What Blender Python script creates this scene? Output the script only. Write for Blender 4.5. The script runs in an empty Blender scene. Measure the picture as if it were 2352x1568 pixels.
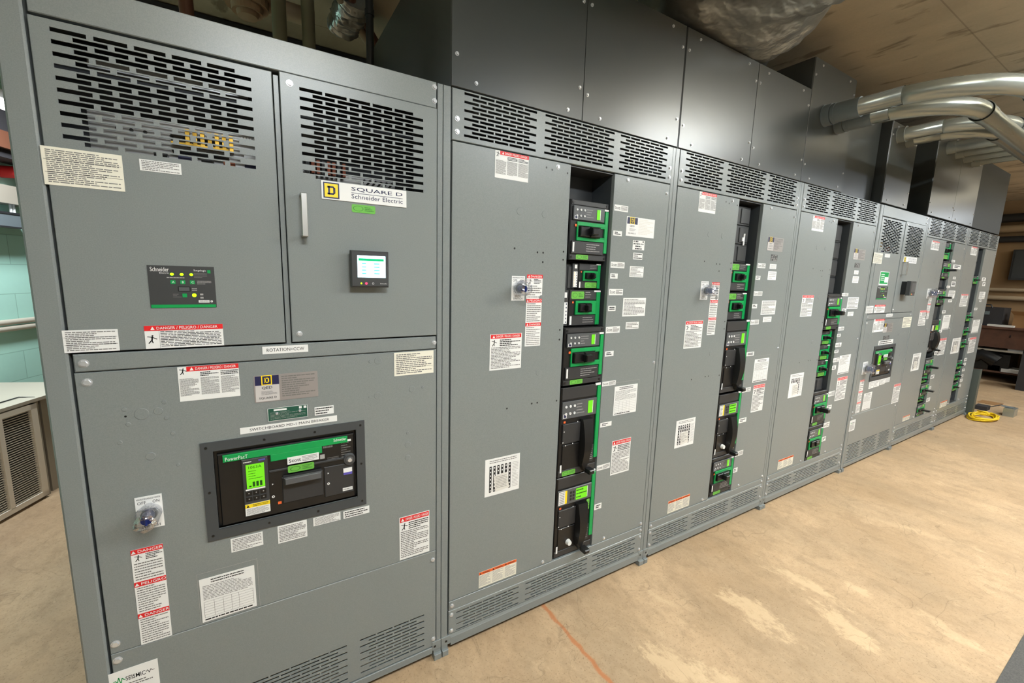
import bpy, math, random
from mathutils import Matrix, Vector

S = bpy.context.scene
COL = S.collection
rng = random.Random(7)

# ------------------------------------------------------------------ camera
F_PX = 979.203
CAM = Vector((-0.62078, -1.53905, 1.65385))
RX, RY, RZ = math.radians(81.20335904), math.radians(-1.68579484), math.radians(-31.12500492)
ROT = Matrix.Rotation(RZ, 3, 'Z') @ Matrix.Rotation(RY, 3, 'Y') @ Matrix.Rotation(RX, 3, 'X')
cd = bpy.data.cameras.new('camera'); cam = bpy.data.objects.new('camera', cd); COL.objects.link(cam)
cd.sensor_fit = 'HORIZONTAL'; cd.sensor_width = 36.0; cd.lens = F_PX / 2352 * 36
cd.clip_start = 0.02; cd.clip_end = 60
cam.matrix_world = Matrix.Translation(CAM) @ ROT.to_4x4()
S.camera = cam


def at(px, py, ax=1, v=0.0):
    """photo measurement -> point on the plane axis=v (default: the switchboard front, y = 0)"""
    d = ROT @ Vector(((px - 1176) / F_PX, -(py - 784) / F_PX, -1.0))
    return CAM + d * ((v - CAM[ax]) / d[ax])


def rect(tl, br, y=0.0):
    a, b = at(*tl, 1, y), at(*br, 1, y)
    return (min(a.x, b.x), max(a.x, b.x), min(a.z, b.z), max(a.z, b.z))


# ------------------------------------------------------------------ materials
def srgb(r, g, b):
    f = lambda c: (c / 12.92 if c <= .04045 else ((c + .055) / 1.055) ** 2.4)
    return (f(r / 255), f(g / 255), f(b / 255), 1)


MATS = {}


def mat(name, rgb, rough=.5, metal=0., spec=.5, emit=None, strength=0., bump=None, alpha=1., var=None, coat=0.):
    m = bpy.data.materials.new(name); m.use_nodes = True
    nt = m.node_tree; b = nt.nodes['Principled BSDF']
    b.inputs['Base Color'].default_value = srgb(*rgb)
    b.inputs['Roughness'].default_value = rough
    b.inputs['Metallic'].default_value = metal
    b.inputs['Specular IOR Level'].default_value = spec
    b.inputs['Coat Weight'].default_value = coat
    b.inputs['Alpha'].default_value = alpha
    if emit:
        b.inputs['Emission Color'].default_value = srgb(*emit)
        b.inputs['Emission Strength'].default_value = strength
    if bump or var:
        tc = nt.nodes.new('ShaderNodeTexCoord')
    if var:   # (scale, second colour, roughness spread)
        n = nt.nodes.new('ShaderNodeTexNoise'); n.inputs['Scale'].default_value = var[0]; n.inputs['Detail'].default_value = 6
        nt.links.new(tc.outputs['Object'], n.inputs['Vector'])
        r = nt.nodes.new('ShaderNodeValToRGB')
        r.color_ramp.elements[0].position = .35; r.color_ramp.elements[1].position = .68
        r.color_ramp.elements[0].color = srgb(*rgb); r.color_ramp.elements[1].color = srgb(*var[1])
        nt.links.new(n.outputs['Fac'], r.inputs['Fac']); nt.links.new(r.outputs['Color'], b.inputs['Base Color'])
        if len(var) > 2:
            mr = nt.nodes.new('ShaderNodeMapRange')
            mr.inputs['From Min'].default_value = .3; mr.inputs['From Max'].default_value = .7
            mr.inputs['To Min'].default_value = rough - var[2]; mr.inputs['To Max'].default_value = rough + var[2]
            nt.links.new(n.outputs['Fac'], mr.inputs['Value']); nt.links.new(mr.outputs['Result'], b.inputs['Roughness'])
    if bump:  # (scale, strength, distance)
        n2 = nt.nodes.new('ShaderNodeTexNoise'); n2.inputs['Scale'].default_value = bump[0]; n2.inputs['Detail'].default_value = 3
        nt.links.new(tc.outputs['Object'], n2.inputs['Vector'])
        bp = nt.nodes.new('ShaderNodeBump'); bp.inputs['Strength'].default_value = bump[1]; bp.inputs['Distance'].default_value = bump[2]
        nt.links.new(n2.outputs['Fac'], bp.inputs['Height']); nt.links.new(bp.outputs['Normal'], b.inputs['Normal'])
    MATS[name] = m
    return m


GREY = mat('grey_enamel', (118, 124, 124), .31, spec=.5, bump=(300, .10, .0006), var=(380, (128, 133, 132)))
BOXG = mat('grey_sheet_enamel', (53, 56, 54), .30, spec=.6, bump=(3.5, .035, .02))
BOXD = mat('dark_green_grey_box', (34, 38, 37), .55, spec=.3)  # darker, duller tone than the other boxes, used on the end box only
DARKI = mat('dark_interior_steel', (38, 39, 41), .6)
INNER = mat('bare_inner_steel', (150, 150, 150), .4, metal=.6)
CHAR = mat('charcoal_plastic', (56, 57, 58), .42)
BEZ = mat('dark_grey_bezel', (62, 66, 69), .4, bump=(400, .1, .0005))
BLK = mat('black_plastic', (20, 20, 21), .33)
BLK2 = mat('black_moulding', (46, 46, 47), .5)
TRIP = mat('trip_unit_grey', (82, 84, 86), .35)
GREEN = mat('green_plastic', (0, 148, 74), .38)
STICK = mat('green_translucent_sticker', (104, 178, 70), .35)
STICKD = mat('green_sticker_print', (62, 128, 44), .4)
LCD = mat('lit_green_lcd', (60, 150, 20), .3, emit=(125, 218, 25), strength=.42)
LCDD = mat('lcd_dark_segment', (12, 70, 8), .4)
SCRN = mat('lit_meter_screen', (200, 240, 255), .3, emit=(196, 240, 255), strength=1.5)
SCRG = mat('lit_screen_green_bar', (0, 130, 80), .3, emit=(0, 140, 90), strength=.9)
SCRB = mat('lit_screen_text', (70, 170, 200), .3, emit=(70, 180, 210), strength=.9)
LEDG = mat('lit_green_lamp', (150, 230, 20), .3, emit=(150, 240, 10), strength=1.6)
LEDR = mat('lit_red_lamp', (255, 40, 60), .3, emit=(255, 40, 70), strength=2.5)
WHT = mat('white_label', (226, 226, 224), .45)
CRM = mat('cream_label', (226, 222, 206), .5)
RED = mat('red_print', (214, 30, 34), .45)
ORG = mat('orange_print', (226, 100, 46), .45)
YEL = mat('yellow_print', (240, 208, 20), .45)
NAVY = mat('navy_print', (26, 28, 70), .45)
INK = mat('black_print', (28, 28, 30), .5)
INKG = mat('grey_print', (112, 110, 108), .5)
INKL = mat('light_grey_print', (160, 158, 156), .5)
SILV = mat('silver_nameplate', (158, 152, 150), .4, metal=.4)
SILVL = mat('light_silver_print', (190, 186, 184), .4)
DKGRN = mat('dark_green_plate', (22, 78, 62), .4)
PUR = mat('purple_print', (88, 80, 170), .45)
STEEL = mat('bright_steel', (214, 216, 218), .22, metal=.55)
SATIN = mat('satin_steel', (200, 198, 194), .34, metal=1.)
BRASS = mat('brass_terminal', (190, 150, 60), .35, metal=.9)
COPPER = mat('dull_copper', (128, 70, 48), .5, metal=.5)
BLUEK = mat('blue_knob', (22, 40, 110), .3)
GALV = mat('galvanised_steel', (158, 163, 157), .26, metal=.6)
GALVD = mat('weathered_coupling', (124, 134, 138), .4, metal=.4)
FOIL = mat('crinkled_foil', (182, 183, 178), .3, metal=.8, bump=(7, .55, .05))
KHAKI = mat('khaki_pipe_paint', (112, 106, 82), .6)
BEIGEP = mat('beige_conduit_paint', (170, 150, 122), .55)
RUST = mat('rust_brown_paint', (96, 58, 40), .6)
DKPIPE = mat('black_pipe', (58, 58, 60), .4, metal=.4)
UNITG = mat('unit_grey_paint', (158, 150, 136), .5, bump=(120, .1, .001))
UNITL = mat('unit_sill_paint', (184, 176, 160), .5)
UNITB = mat('grille_frame_paint', (234, 224, 208), .5)
MINT = None
YCORD = mat('yellow_cord', (236, 200, 20), .45)
WOODB = mat('brown_bench_wood', (96, 62, 44), .55, var=(9, (78, 50, 36)))
DKSTUFF = mat('dark_grey_canvas', (44, 42, 44), .7)
CARD = mat('cardboard', (146, 108, 66), .7)
ORNG = mat('orange_plastic', (230, 120, 50), .5)
PAPER = mat('loose_paper', (215, 212, 205), .6)
CHAN = mat('grey_green_channel', (84, 92, 88), .4, metal=.3)
MATC = mat('dark_rubber', (84, 82, 78), .8, bump=(260, .5, .004), var=(160, (66, 64, 62)))
LAMPW = mat('lit_lamp_diffuser', (255, 255, 250), .5, emit=(255, 255, 250), strength=4.)
WHP = mat('white_enamel', (222, 222, 218), .45)
TAN = mat('tan_plaster', (150, 122, 92), .7)


def clear_mat():
    m = bpy.data.materials.new('clear_plastic'); m.use_nodes = True; nt = m.node_tree
    out = nt.nodes['Material Output']; nt.nodes.remove(nt.nodes['Principled BSDF'])
    t = nt.nodes.new('ShaderNodeBsdfTransparent'); g = nt.nodes.new('ShaderNodeBsdfGlossy')
    g.inputs['Roughness'].default_value = .08; g.inputs['Color'].default_value = (.95, .95, 1, 1)
    t.inputs['Color'].default_value = (.86, .87, .88, 1)
    tc = nt.nodes.new('ShaderNodeTexCoord'); n = nt.nodes.new('ShaderNodeTexNoise'); n.inputs['Scale'].default_value = 60
    bp = nt.nodes.new('ShaderNodeBump'); bp.inputs['Strength'].default_value = .6; bp.inputs['Distance'].default_value = .01
    nt.links.new(tc.outputs['Object'], n.inputs['Vector']); nt.links.new(n.outputs['Fac'], bp.inputs['Height'])
    nt.links.new(bp.outputs['Normal'], g.inputs['Normal'])
    mx = nt.nodes.new('ShaderNodeMixShader'); mx.inputs['Fac'].default_value = .42
    nt.links.new(t.outputs[0], mx.inputs[1]); nt.links.new(g.outputs[0], mx.inputs[2]); nt.links.new(mx.outputs[0], out.inputs['Surface'])
    return m


CLEAR = clear_mat()


class N:
    """tiny node helper for the larger surface materials"""
    def __init__(s, name):
        s.m = bpy.data.materials.new(name); s.m.use_nodes = True; s.nt = s.m.node_tree; s.b = s.nt.nodes['Principled BSDF']
        s.tc = s.nt.nodes.new('ShaderNodeTexCoord')
        s.pos = s.tc.outputs['Object']

    def link(s, a, b): s.nt.links.new(a, b)

    def mapping(s, scale=(1, 1, 1), rot=(0, 0, 0), loc=(0, 0, 0), src=None):
        n = s.nt.nodes.new('ShaderNodeMapping'); n.inputs['Scale'].default_value = scale; n.inputs['Rotation'].default_value = rot
        n.inputs['Location'].default_value = loc
        s.link(src or s.pos, n.inputs['Vector']); return n.outputs['Vector']

    def noise(s, scale, detail=5, vec=None, rough=.55, dist=0.):
        n = s.nt.nodes.new('ShaderNodeTexNoise'); n.inputs['Scale'].default_value = scale; n.inputs['Detail'].default_value = detail
        n.inputs['Roughness'].default_value = rough; n.inputs['Distortion'].default_value = dist
        s.link(vec or s.pos, n.inputs['Vector']); return n.outputs['Fac']

    def ramp(s, fac, lo, hi, c0=(0, 0, 0, 1), c1=(1, 1, 1, 1)):
        r = s.nt.nodes.new('ShaderNodeValToRGB'); r.color_ramp.elements[0].position = lo; r.color_ramp.elements[1].position = hi
        r.color_ramp.elements[0].color = c0; r.color_ramp.elements[1].color = c1
        s.link(fac, r.inputs['Fac']); return r.outputs['Color']

    def mix(s, fac, a, b, mode='MIX'):
        n = s.nt.nodes.new('ShaderNodeMix'); n.data_type = 'RGBA'; n.blend_type = mode
        for k, v in ((0, fac), (6, a), (7, b)):
            if isinstance(v, (tuple, float, int)): n.inputs[k].default_value = v
            else: s.link(v, n.inputs[k])
        return n.outputs[2]

    def math(s, op, a, b=0., c=None):
        n = s.nt.nodes.new('ShaderNodeMath'); n.operation = op
        for k, v in enumerate((a, b, c)):
            if v is None: continue
            if isinstance(v, (int, float)): n.inputs[k].default_value = v
            else: s.link(v, n.inputs[k])
        return n.outputs[0]

    def sep(s, vec=None):
        n = s.nt.nodes.new('ShaderNodeSeparateXYZ'); s.link(vec or s.pos, n.inputs[0]); return n.outputs

    def bump(s, h, strength, dist):
        n = s.nt.nodes.new('ShaderNodeBump'); n.inputs['Strength'].default_value = strength; n.inputs['Distance'].default_value = dist
        s.link(h, n.inputs['Height']); s.link(n.outputs['Normal'], s.b.inputs['Normal'])

    def color(s, c): s.link(c, s.b.inputs['Base Color'])


def floor_mat():
    n = N('worn_tan_concrete'); n.b.inputs['Specular IOR Level'].default_value = .22
    big = n.noise(1.3, 6, rough=.6)
    col = n.ramp(big, .32, .66, srgb(164, 138, 107), srgb(190, 163, 130))
    dirt = n.noise(1.0, 7, n.mapping((2.2, .9, 1), (0, 0, .12)), .62)
    col = n.mix(n.math('MULTIPLY', n.ramp(dirt, .44, .66), .55), col, srgb(158, 138, 112))
    dirt2 = n.noise(2.6, 8, n.mapping((2.2, 1.0, 1), (0, 0, -.2), (4, 2, 0)), .7)
    col = n.mix(n.math('MULTIPLY', n.ramp(dirt2, .5, .66), .38), col, srgb(146, 122, 96))
    mid = n.noise(9, 9, n.mapping((1.3, .8, 1), (0, 0, .2), (1, 5, 0)), .72); col = n.mix(n.math('MULTIPLY', n.ramp(mid, .5, .64), .38), col, srgb(138, 116, 90))
    lite = n.noise(6, 9, n.mapping((1.3, .7, 1), (0, 0, -.1), (7, 3, 0)), .75); col = n.mix(n.math('MULTIPLY', n.ramp(lite, .58, .68), .4), col, srgb(206, 180, 146))
    fine = n.noise(38, 4); col = n.mix(n.math('MULTIPLY', n.ramp(fine, .45, .75), .22), col, srgb(140, 112, 78))
    speck = n.noise(120, 2); col = n.mix(n.math('MULTIPLY', n.ramp(speck, .58, .7), .5), col, srgb(120, 98, 72))
    wob = n.noise(11, 9, n.mapping((1.4, .8, 1), (0, 0, 0)), .78)
    xyz = n.sep()
    # scraped pale patches with ragged edges
    for (cx, cy, ax, ay, ang, amt) in ((1.93, -.55, .23, .055, -1.5, .85), (1.47, -.54, .20, .09, -1.5, .85), (.86, -.55, .19, .085, -1.1, .9),
                                       (1.78, -.84, .19, .075, -1.9, .8), (1.13, -.245, .10, .025, -1.3, .55), (2.15, -.74, .08, .05, -1.5, .7),
                                       (2.2, -1.1, .16, .05, -1.9, .5), (.98, -.74, .2, .07, -1.3, .7), (3.2, -.7, .3, .05, -1.2, .35)):
        v = n.mapping((1 / ax, 1 / ay, 1), (0, 0, 0), (0, 0, 0), n.mapping((1, 1, 1), (0, 0, -ang), (0, 0, 0), n.mapping((1, 1, 1), (0, 0, 0), (-cx, -cy, 0))))
        vm = n.nt.nodes.new('ShaderNodeVectorMath'); vm.operation = 'LENGTH'
        fl = n.mapping((1, 1, 0), src=v); n.link(fl, vm.inputs[0])
        d = n.math('ADD', vm.outputs['Value'], n.math('MULTIPLY', n.math('SUBTRACT', wob, .5), 4.6))
        mask = n.ramp(d, .45, 1.0, (1, 1, 1, 1), (0, 0, 0, 1))
        col = n.mix(n.math('MULTIPLY', mask, amt * .75), col, srgb(208, 182, 146))
    # rust-coloured joint line running out from the board
    dx = n.math('ABSOLUTE', n.math('ADD', n.math('SUBTRACT', xyz[0], .56), n.math('MULTIPLY', n.math('SUBTRACT', n.noise(16, 4), .5), .03)))
    front = n.math('LESS_THAN', xyz[1], .02)
    line = n.math('MULTIPLY', n.ramp(dx, .006, .013, (1, 1, 1, 1), (0, 0, 0, 1)), front)
    col = n.mix(n.math('MULTIPLY', line, .75), col, srgb(178, 108, 62))
    crack = n.noise(1.7, 3, dist=1.2)
    cm = n.math('ABSOLUTE', n.math('SUBTRACT', crack, .5))
    col = n.mix(n.math('MULTIPLY', n.ramp(cm, .0015, .004, (1, 1, 1, 1), (0, 0, 0, 1)), .28), col, srgb(88, 72, 54))
    n.color(col)
    n.link(n.ramp(big, .3, .7, (.6, .6, .6, 1), (.75, .75, .75, 1)), n.b.inputs['Roughness'])
    n.bump(fine, .12, .004); return n.m


def ceil_mat():
    n = N('stained_brown_ceiling')
    a = n.noise(1.6, 6, n.mapping((1.4, .5, 1), (0, 0, .9)), .6)
    col = n.ramp(a, .3, .7, srgb(172, 158, 132), srgb(204, 188, 158))
    st = n.noise(3.2, 4, n.mapping((2.4, .8, 1), (0, 0, .9), (3, 1, 0)))
    col = n.mix(n.math('MULTIPLY', n.ramp(st, .58, .66), .7), col, srgb(104, 92, 72))
    f = n.noise(60, 3); col = n.mix(n.math('MULTIPLY', f, .25), col, srgb(128, 114, 90))
    xyz = n.sep(); w = n.nt.nodes.new('ShaderNodeMath'); w.operation = 'PINGPONG'; w.inputs[1].default_value = .61
    n.link(n.math('ADD', xyz[1], .42), w.inputs[0])
    col = n.mix(n.math('MULTIPLY', n.math('LESS_THAN', w.outputs[0], .004), .35), col, srgb(60, 46, 34))
    n.color(col); n.b.inputs['Roughness'].default_value = .85; n.bump(f, .2, .004); return n.m


def block_mat(name, c0, c1, mort):
    n = N(name)
    br = n.nt.nodes.new('ShaderNodeTexBrick'); br.inputs['Scale'].default_value = 1.0
    br.inputs['Brick Width'].default_value = .41; br.inputs['Row Height'].default_value = .232; br.inputs['Mortar Size'].default_value = .0032
    br.inputs['Color1'].default_value = srgb(*c0); br.inputs['Color2'].default_value = srgb(*c1); br.inputs['Mortar'].default_value = srgb(*mort)
    uvm = n.nt.nodes.new('ShaderNodeCombineXYZ'); xyz = n.sep(); n.link(xyz[0], uvm.inputs[0]); n.link(xyz[2], uvm.inputs[1])
    n.link(uvm.outputs[0], br.inputs['Vector'])
    f = n.noise(25, 4)
    n.color(n.mix(n.math('MULTIPLY', f, .18), br.outputs['Color'], srgb(*mort)))
    n.b.inputs['Roughness'].default_value = .55
    n.bump(br.outputs['Fac'], -.5, .01); return n.m


FLOOR = floor_mat(); CEIL = ceil_mat()
MINT = block_mat('mint_painted_block', (182, 228, 212), (176, 222, 206), (150, 194, 178))
BROWNW = mat('tan_brown_wall_paint', (150, 120, 84), .7, var=(2, (136, 108, 74)))
GREYW = block_mat('grey_painted_block', (150, 146, 138), (146, 142, 134), (120, 116, 108))


# ------------------------------------------------------------------ mesh builder
TEXT = {}


def glyphs(s, bold):
    k = (s, bold)
    if k not in TEXT:
        c = bpy.data.curves.new('txt', 'FONT'); c.body = s; c.resolution_u = 2; c.size = 1; c.offset = .006 if bold else 0.
        o = bpy.data.objects.new('txt', c); COL.objects.link(o)
        bpy.context.view_layer.update()
        me = bpy.data.meshes.new_from_object(o.evaluated_get(bpy.context.evaluated_depsgraph_get()))
        vs = [(v.co.x, v.co.y) for v in me.vertices]; fs = [tuple(p.vertices) for p in me.polygons]
        bpy.data.objects.remove(o); bpy.data.curves.remove(c); bpy.data.meshes.remove(me)
        x0 = min(v[0] for v in vs); x1 = max(v[0] for v in vs); y0 = min(v[1] for v in vs); y1 = max(v[1] for v in vs)
        TEXT[k] = ([(v[0] - x0, v[1] - y0) for v in vs], fs, x1 - x0, y1 - y0)
    return TEXT[k]


class MB:
    def __init__(s): s.v = []; s.f = []; s.m = []; s.sm = []; s.mats = []

    def mi(s, m):
        if m not in s.mats: s.mats.append(m)
        return s.mats.index(m)

    def face(s, pts, m, smooth=False):
        i = len(s.v); s.v += [tuple(p) for p in pts]; s.f.append(tuple(range(i, i + len(pts)))); s.m.append(s.mi(m)); s.sm.append(smooth)

    def faces(s, vs, fs, m, smooth=False):
        i = len(s.v); s.v += [tuple(p) for p in vs]; k = s.mi(m)
        for f in fs: s.f.append(tuple(i + j for j in f)); s.m.append(k); s.sm.append(smooth)

    def box(s, x0, x1, y0, y1, z0, z1, m, ch=0.):
        """axis box; ch chamfers the edges of the face towards -y"""
        if ch <= 0:
            vs = [(x0, y0, z0), (x1, y0, z0), (x1, y1, z0), (x0, y1, z0), (x0, y0, z1), (x1, y0, z1), (x1, y1, z1), (x0, y1, z1)]
            fs = [(0, 1, 5, 4), (1, 2, 6, 5), (2, 3, 7, 6), (3, 0, 4, 7), (4, 5, 6, 7), (3, 2, 1, 0)]
            s.faces(vs, fs, m); return
        c = ch; yc = y0 + c
        vs = [(x0 + c, y0, z0 + c), (x1 - c, y0, z0 + c), (x1 - c, y0, z1 - c), (x0 + c, y0, z1 - c),
              (x0, yc, z0), (x1, yc, z0), (x1, yc, z1), (x0, yc, z1), (x0, y1, z0), (x1, y1, z0), (x1, y1, z1), (x0, y1, z1)]
        fs = [(0, 1, 2, 3)]
        for a in range(4):
            b = (a + 1) % 4; fs += [(4 + a, 4 + b, b, a), (8 + a, 8 + b, 4 + b, 4 + a)]
        fs.append((11, 10, 9, 8)); s.faces(vs, fs, m)

    def plate(s, r, y, m):
        x0, x1, z0, z1 = r; s.face([(x0, y, z0), (x1, y, z0), (x1, y, z1), (x0, y, z1)], m)

    def seg(s, a, b, w, y, m):
        """flat stroke on the front plane between (x,z) points"""
        dx, dz = b[0] - a[0], b[1] - a[1]; L = math.hypot(dx, dz) or 1; px, pz = -dz / L * w / 2, dx / L * w / 2
        s.face([(a[0] - px, y, a[1] - pz), (b[0] - px, y, b[1] - pz), (b[0] + px, y, b[1] + pz), (a[0] + px, y, a[1] + pz)][::-1], m)

    def disc(s, x, z, r, y0, y1, m, n=14, top=None):
        """raised round boss towards -y, y1 is its front; top = front radius"""
        t = r if top is None else top
        c = [(math.cos(2 * math.pi * k / n), math.sin(2 * math.pi * k / n)) for k in range(n)]
        vs = [(x + r * a, y0, z + r * b) for a, b in c] + [(x + t * a, y1, z + t * b) for a, b in c]
        fs = [(k, (k + 1) % n, n + (k + 1) % n, n + k) for k in range(n)] + [tuple(range(n, 2 * n))]
        s.faces(vs, fs, m)

    def flatdisc(s, x, z, r, y, m, n=12, rz=None):
        rz = rz or r
        s.face([(x + r * math.cos(2 * math.pi * k / n), y, z + rz * math.sin(2 * math.pi * k / n)) for k in range(n)], m)

    def ring(s, x, z, r0, r1, y, m, n=20):
        vs = []; fs = []
        for k in range(n):
            a = 2 * math.pi * k / n; vs += [(x + r0 * math.cos(a), y, z + r0 * math.sin(a)), (x + r1 * math.cos(a), y, z + r1 * math.sin(a))]
            j = (k + 1) % n; fs.append((2 * k, 2 * k + 1, 2 * j + 1, 2 * j))
        s.faces(vs, fs, m)

    def tube(s, path, r, m, n=16, caps=True):
        P = [Vector(p) for p in path]; R = r if isinstance(r, (list, tuple)) else [r] * len(P)
        vs = []; up = None
        for i, p in enumerate(P):
            t = (P[min(i + 1, len(P) - 1)] - P[max(i - 1, 0)]).normalized()
            if up is None: up = Vector((0, 0, 1)) if abs(t.z) < .9 else Vector((1, 0, 0))
            a = t.cross(up).normalized(); up = a.cross(t).normalized()
            vs += [tuple(p + (a * math.cos(2 * math.pi * k / n) + up * math.sin(2 * math.pi * k / n)) * R[i]) for k in range(n)]
        fs = []
        for i in range(len(P) - 1):
            for k in range(n):
                j = (k + 1) % n; fs.append((i * n + k, i * n + j, (i + 1) * n + j, (i + 1) * n + k))
        s.faces(vs, fs, m, True)
        if caps:
            s.face(vs[:n][::-1], m); s.face(vs[-n:], m)

    def text(s, t, x, z, h, y, m, w=None, align='L', bold=False):
        g, fs, gw, gh = glyphs(t, bold); k = h / gh; kx = (w / gw) if w else k
        ox = x - (gw * kx * {'L': 0, 'C': .5, 'R': 1}[align])
        s.faces([(ox + a * kx, y, z + b * k) for a, b in g], fs, m)

    def lines(s, x0, x1, z0, z1, n, y, m, fill=.36, short=.35, word=(.03, .13)):
        """n rows of unreadable small print, broken into words"""
        if n > 4: n = int(n * 1.25)
        p = (z1 - z0) / n; W = x1 - x0
        for i in range(n):
            zt = z1 - p * i - p * .25; zb = zt - p * fill
            end = x1 if rng.random() > short else x0 + W * rng.uniform(.45, .9)
            x = x0
            while x < end - .02 * W:
                w = W * rng.uniform(*word); xe = min(x + w, end)
                s.plate((x, xe, zb, zt), y, m); x = xe + W * .014

    def build(s, name, parent=None, label=None, loc=None, **kw):
        me = bpy.data.meshes.new(name); o = bpy.data.objects.new(name, me)
        org = Vector((0, 0, 0))
        if parent is not None:
            t = parent
            while t.parent: t = t.parent
            org = t.location.copy(); o.parent = parent
        elif loc is not None:
            org = Vector(loc); o.location = org
        me.from_pydata([tuple(Vector(v) - org) for v in s.v], [], s.f)
        for m in s.mats: me.materials.append(m)
        me.polygons.foreach_set('material_index', s.m); me.polygons.foreach_set('use_smooth', s.sm)
        me.update(); COL.objects.link(o)
        if label: o['label'] = label
        for k, v in kw.items(): o[k] = v
        return o


def thing(name, label, cat, loc, group=None):
    o = bpy.data.objects.new(name, None); COL.objects.link(o); o.location = loc; o.empty_display_size = .1
    o['label'] = label; o['category'] = cat
    if group: o['group'] = group
    return o


def slotted(mb, x0, x1, z0, z1, yf, th, slots, m):
    """sheet with real slots cut through it; slots are (x0,x1,z0,z1)"""
    zs = sorted({z0, z1} | {v for q in slots for v in q[2:]})
    for a, b in zip(zs, zs[1:]):
        if b - a < 1e-6: continue
        mid = (a + b) / 2; row = sorted(q for q in slots if q[2] < mid < q[3]); x = x0
        for q in row:
            if q[0] > x: mb.plate((x, q[0], a, b), yf, m)
            x = q[1]
        if x1 > x: mb.plate((x, x1, a, b), yf, m)
    for (a, b, c, d) in slots:
        y1 = yf + th
        mb.face([(a, yf, c), (a, yf, d), (a, y1, d), (a, y1, c)], m); mb.face([(b, yf, c), (b, y1, c), (b, y1, d), (b, yf, d)], m)
        mb.face([(a, yf, c), (a, y1, c), (b, y1, c), (b, yf, c)], m); mb.face([(a, yf, d), (b, yf, d), (b, y1, d), (a, y1, d)], m)
    e, y1, y2 = .0018, yf + .0022, yf + .02      # turned edge of the sheet
    q = [(x0, z0), (x1, z0), (x1, z1), (x0, z1)]; w = [(x0 - e, z0 - e), (x1 + e, z0 - e), (x1 + e, z1 + e), (x0 - e, z1 + e)]
    for k in range(4):
        a, b, c, d = q[k], q[(k + 1) % 4], w[(k + 1) % 4], w[k]
        mb.face([(d[0], y1, d[1]), (c[0], y1, c[1]), (b[0], yf, b[1]), (a[0], yf, a[1])], m)
        mb.face([(d[0], y2, d[1]), (c[0], y2, c[1]), (c[0], y1, c[1]), (d[0], y1, d[1])], m)


def slot_rows(gx0, gx1, n, zt, zb, rows, sh, gap=.006, odd_full=True, shift=None, same=False):
    """staggered rows of slots"""
    L = (gx1 - gx0 - (n - 1) * gap) / n; p = (zt - zb - sh) / (rows - 1); out = []
    for i in range(rows):
        z1 = zt - p * i; off = (i % 2 == 1)
        k = n if (same or not off) else n - 1; dx = ((L + gap) / 2 if shift is None else shift) if off else 0
        for j in range(k):
            a = gx0 + dx + j * (L + gap); out.append((a, a + L, z1 - sh, z1))
    return out


def screw(mb, x, z, y=0., r=.0075):
    mb.disc(x, z, r * 1.25, y, y - .0015, STEEL, 14); mb.disc(x, z, r, y - .0015, y - .0055, STEEL, 6, r * .85)


def knock(mb, x, z, r, y=0.):
    mb.disc(x, z, r, y, y - .0012, GREY, 22, r - .0012)


# ------------------------------------------------------------------ labels stuck on the fronts
Y0 = -.0009     # label face
Y1 = -.0013     # its print
Y2 = -.0017


def stick_figure(mb, x, z, s, y=Y1):
    g = lambda a, b: (x + a * s, z + b * s)
    mb.flatdisc(x + .55 * s, z + .86 * s, .08 * s, y, INK, 8)
    for a, b, w in ((( .52, .78), (.48, .42), .13), ((.5, .72), (.9, .5), .08), ((.52, .72), (.12, .78), .07), ((.48, .42), (.2, .08), .1), ((.48, .42), (.55, .1), .09)):
        mb.seg(g(*a), g(*b), w * s, y, INK)


def tri(mb, x, z, h, y, m):
    mb.face([(x, y, z), (x + h, y, z), (x + h / 2, y, z + h)], m)


def header(mb, x0, x1, z0, z1, txt, m, tm=None):
    tm = tm or WHT
    mb.plate((x0, x1, z0, z1), Y1, m); h = (z1 - z0)
    w = min((x1 - x0) * .78, len(txt) * h * .62); cx = (x0 + x1) / 2
    mb.text(txt, cx + h * .5, z0 + h * .22, h * .56, Y2, tm, w=w, align='C', bold=True)
    tri(mb, cx + h * .5 - w / 2 - h * .95, z0 + h * .18, h * .66, Y2, tm)


def rounded(mb, r, y, m, n=5):
    x0, x1, z0, z1 = r; e = min(x1 - x0, z1 - z0) * .2; pts = []
    for cx, cz, a0 in ((x1 - e, z1 - e, 0), (x0 + e, z1 - e, 90), (x0 + e, z0 + e, 180), (x1 - e, z0 + e, 270)):
        pts += [(cx + e * math.cos(math.radians(a0 + 90 * k / n)), y, cz + e * math.sin(math.radians(a0 + 90 * k / n))) for k in range(n + 1)]
    mb.face(pts, m)


def paper(mb, r, m): mb.box(r[0], r[1], Y0, 0.0, r[2], r[3], m)


def d_logo(mb, x0, x1, z0, z1, y, bg=None, fg=None):
    """navy-outlined slab D with a yellow middle inside a yellow square"""
    w, h = x1 - x0, z1 - z0
    bg, fg = bg or YEL, fg or NAVY; mb.plate((x0, x1, z0, z1), y, bg)
    a, b, c, d = x0 + .2 * w, x0 + .8 * w, z0 + .18 * h, z1 - .18 * h
    y -= .0003
    mb.plate((a, b - .12 * w, c, c + .13 * h), y, fg); mb.plate((a, b - .12 * w, d - .13 * h, d), y, fg)
    mb.plate((a + .06 * w, a + .2 * w, c, d), y, fg)
    mb.plate((b - .16 * w, b, c + .12 * h, d - .12 * h), y, fg)
    mb.face([(b - .14 * w, y, c), (b, y, c + .14 * h), (b - .16 * w, y, c + .16 * h)], fg)
    mb.face([(b - .14 * w, y, d), (b - .16 * w, y, d - .16 * h), (b, y, d - .14 * h)], fg)


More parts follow.
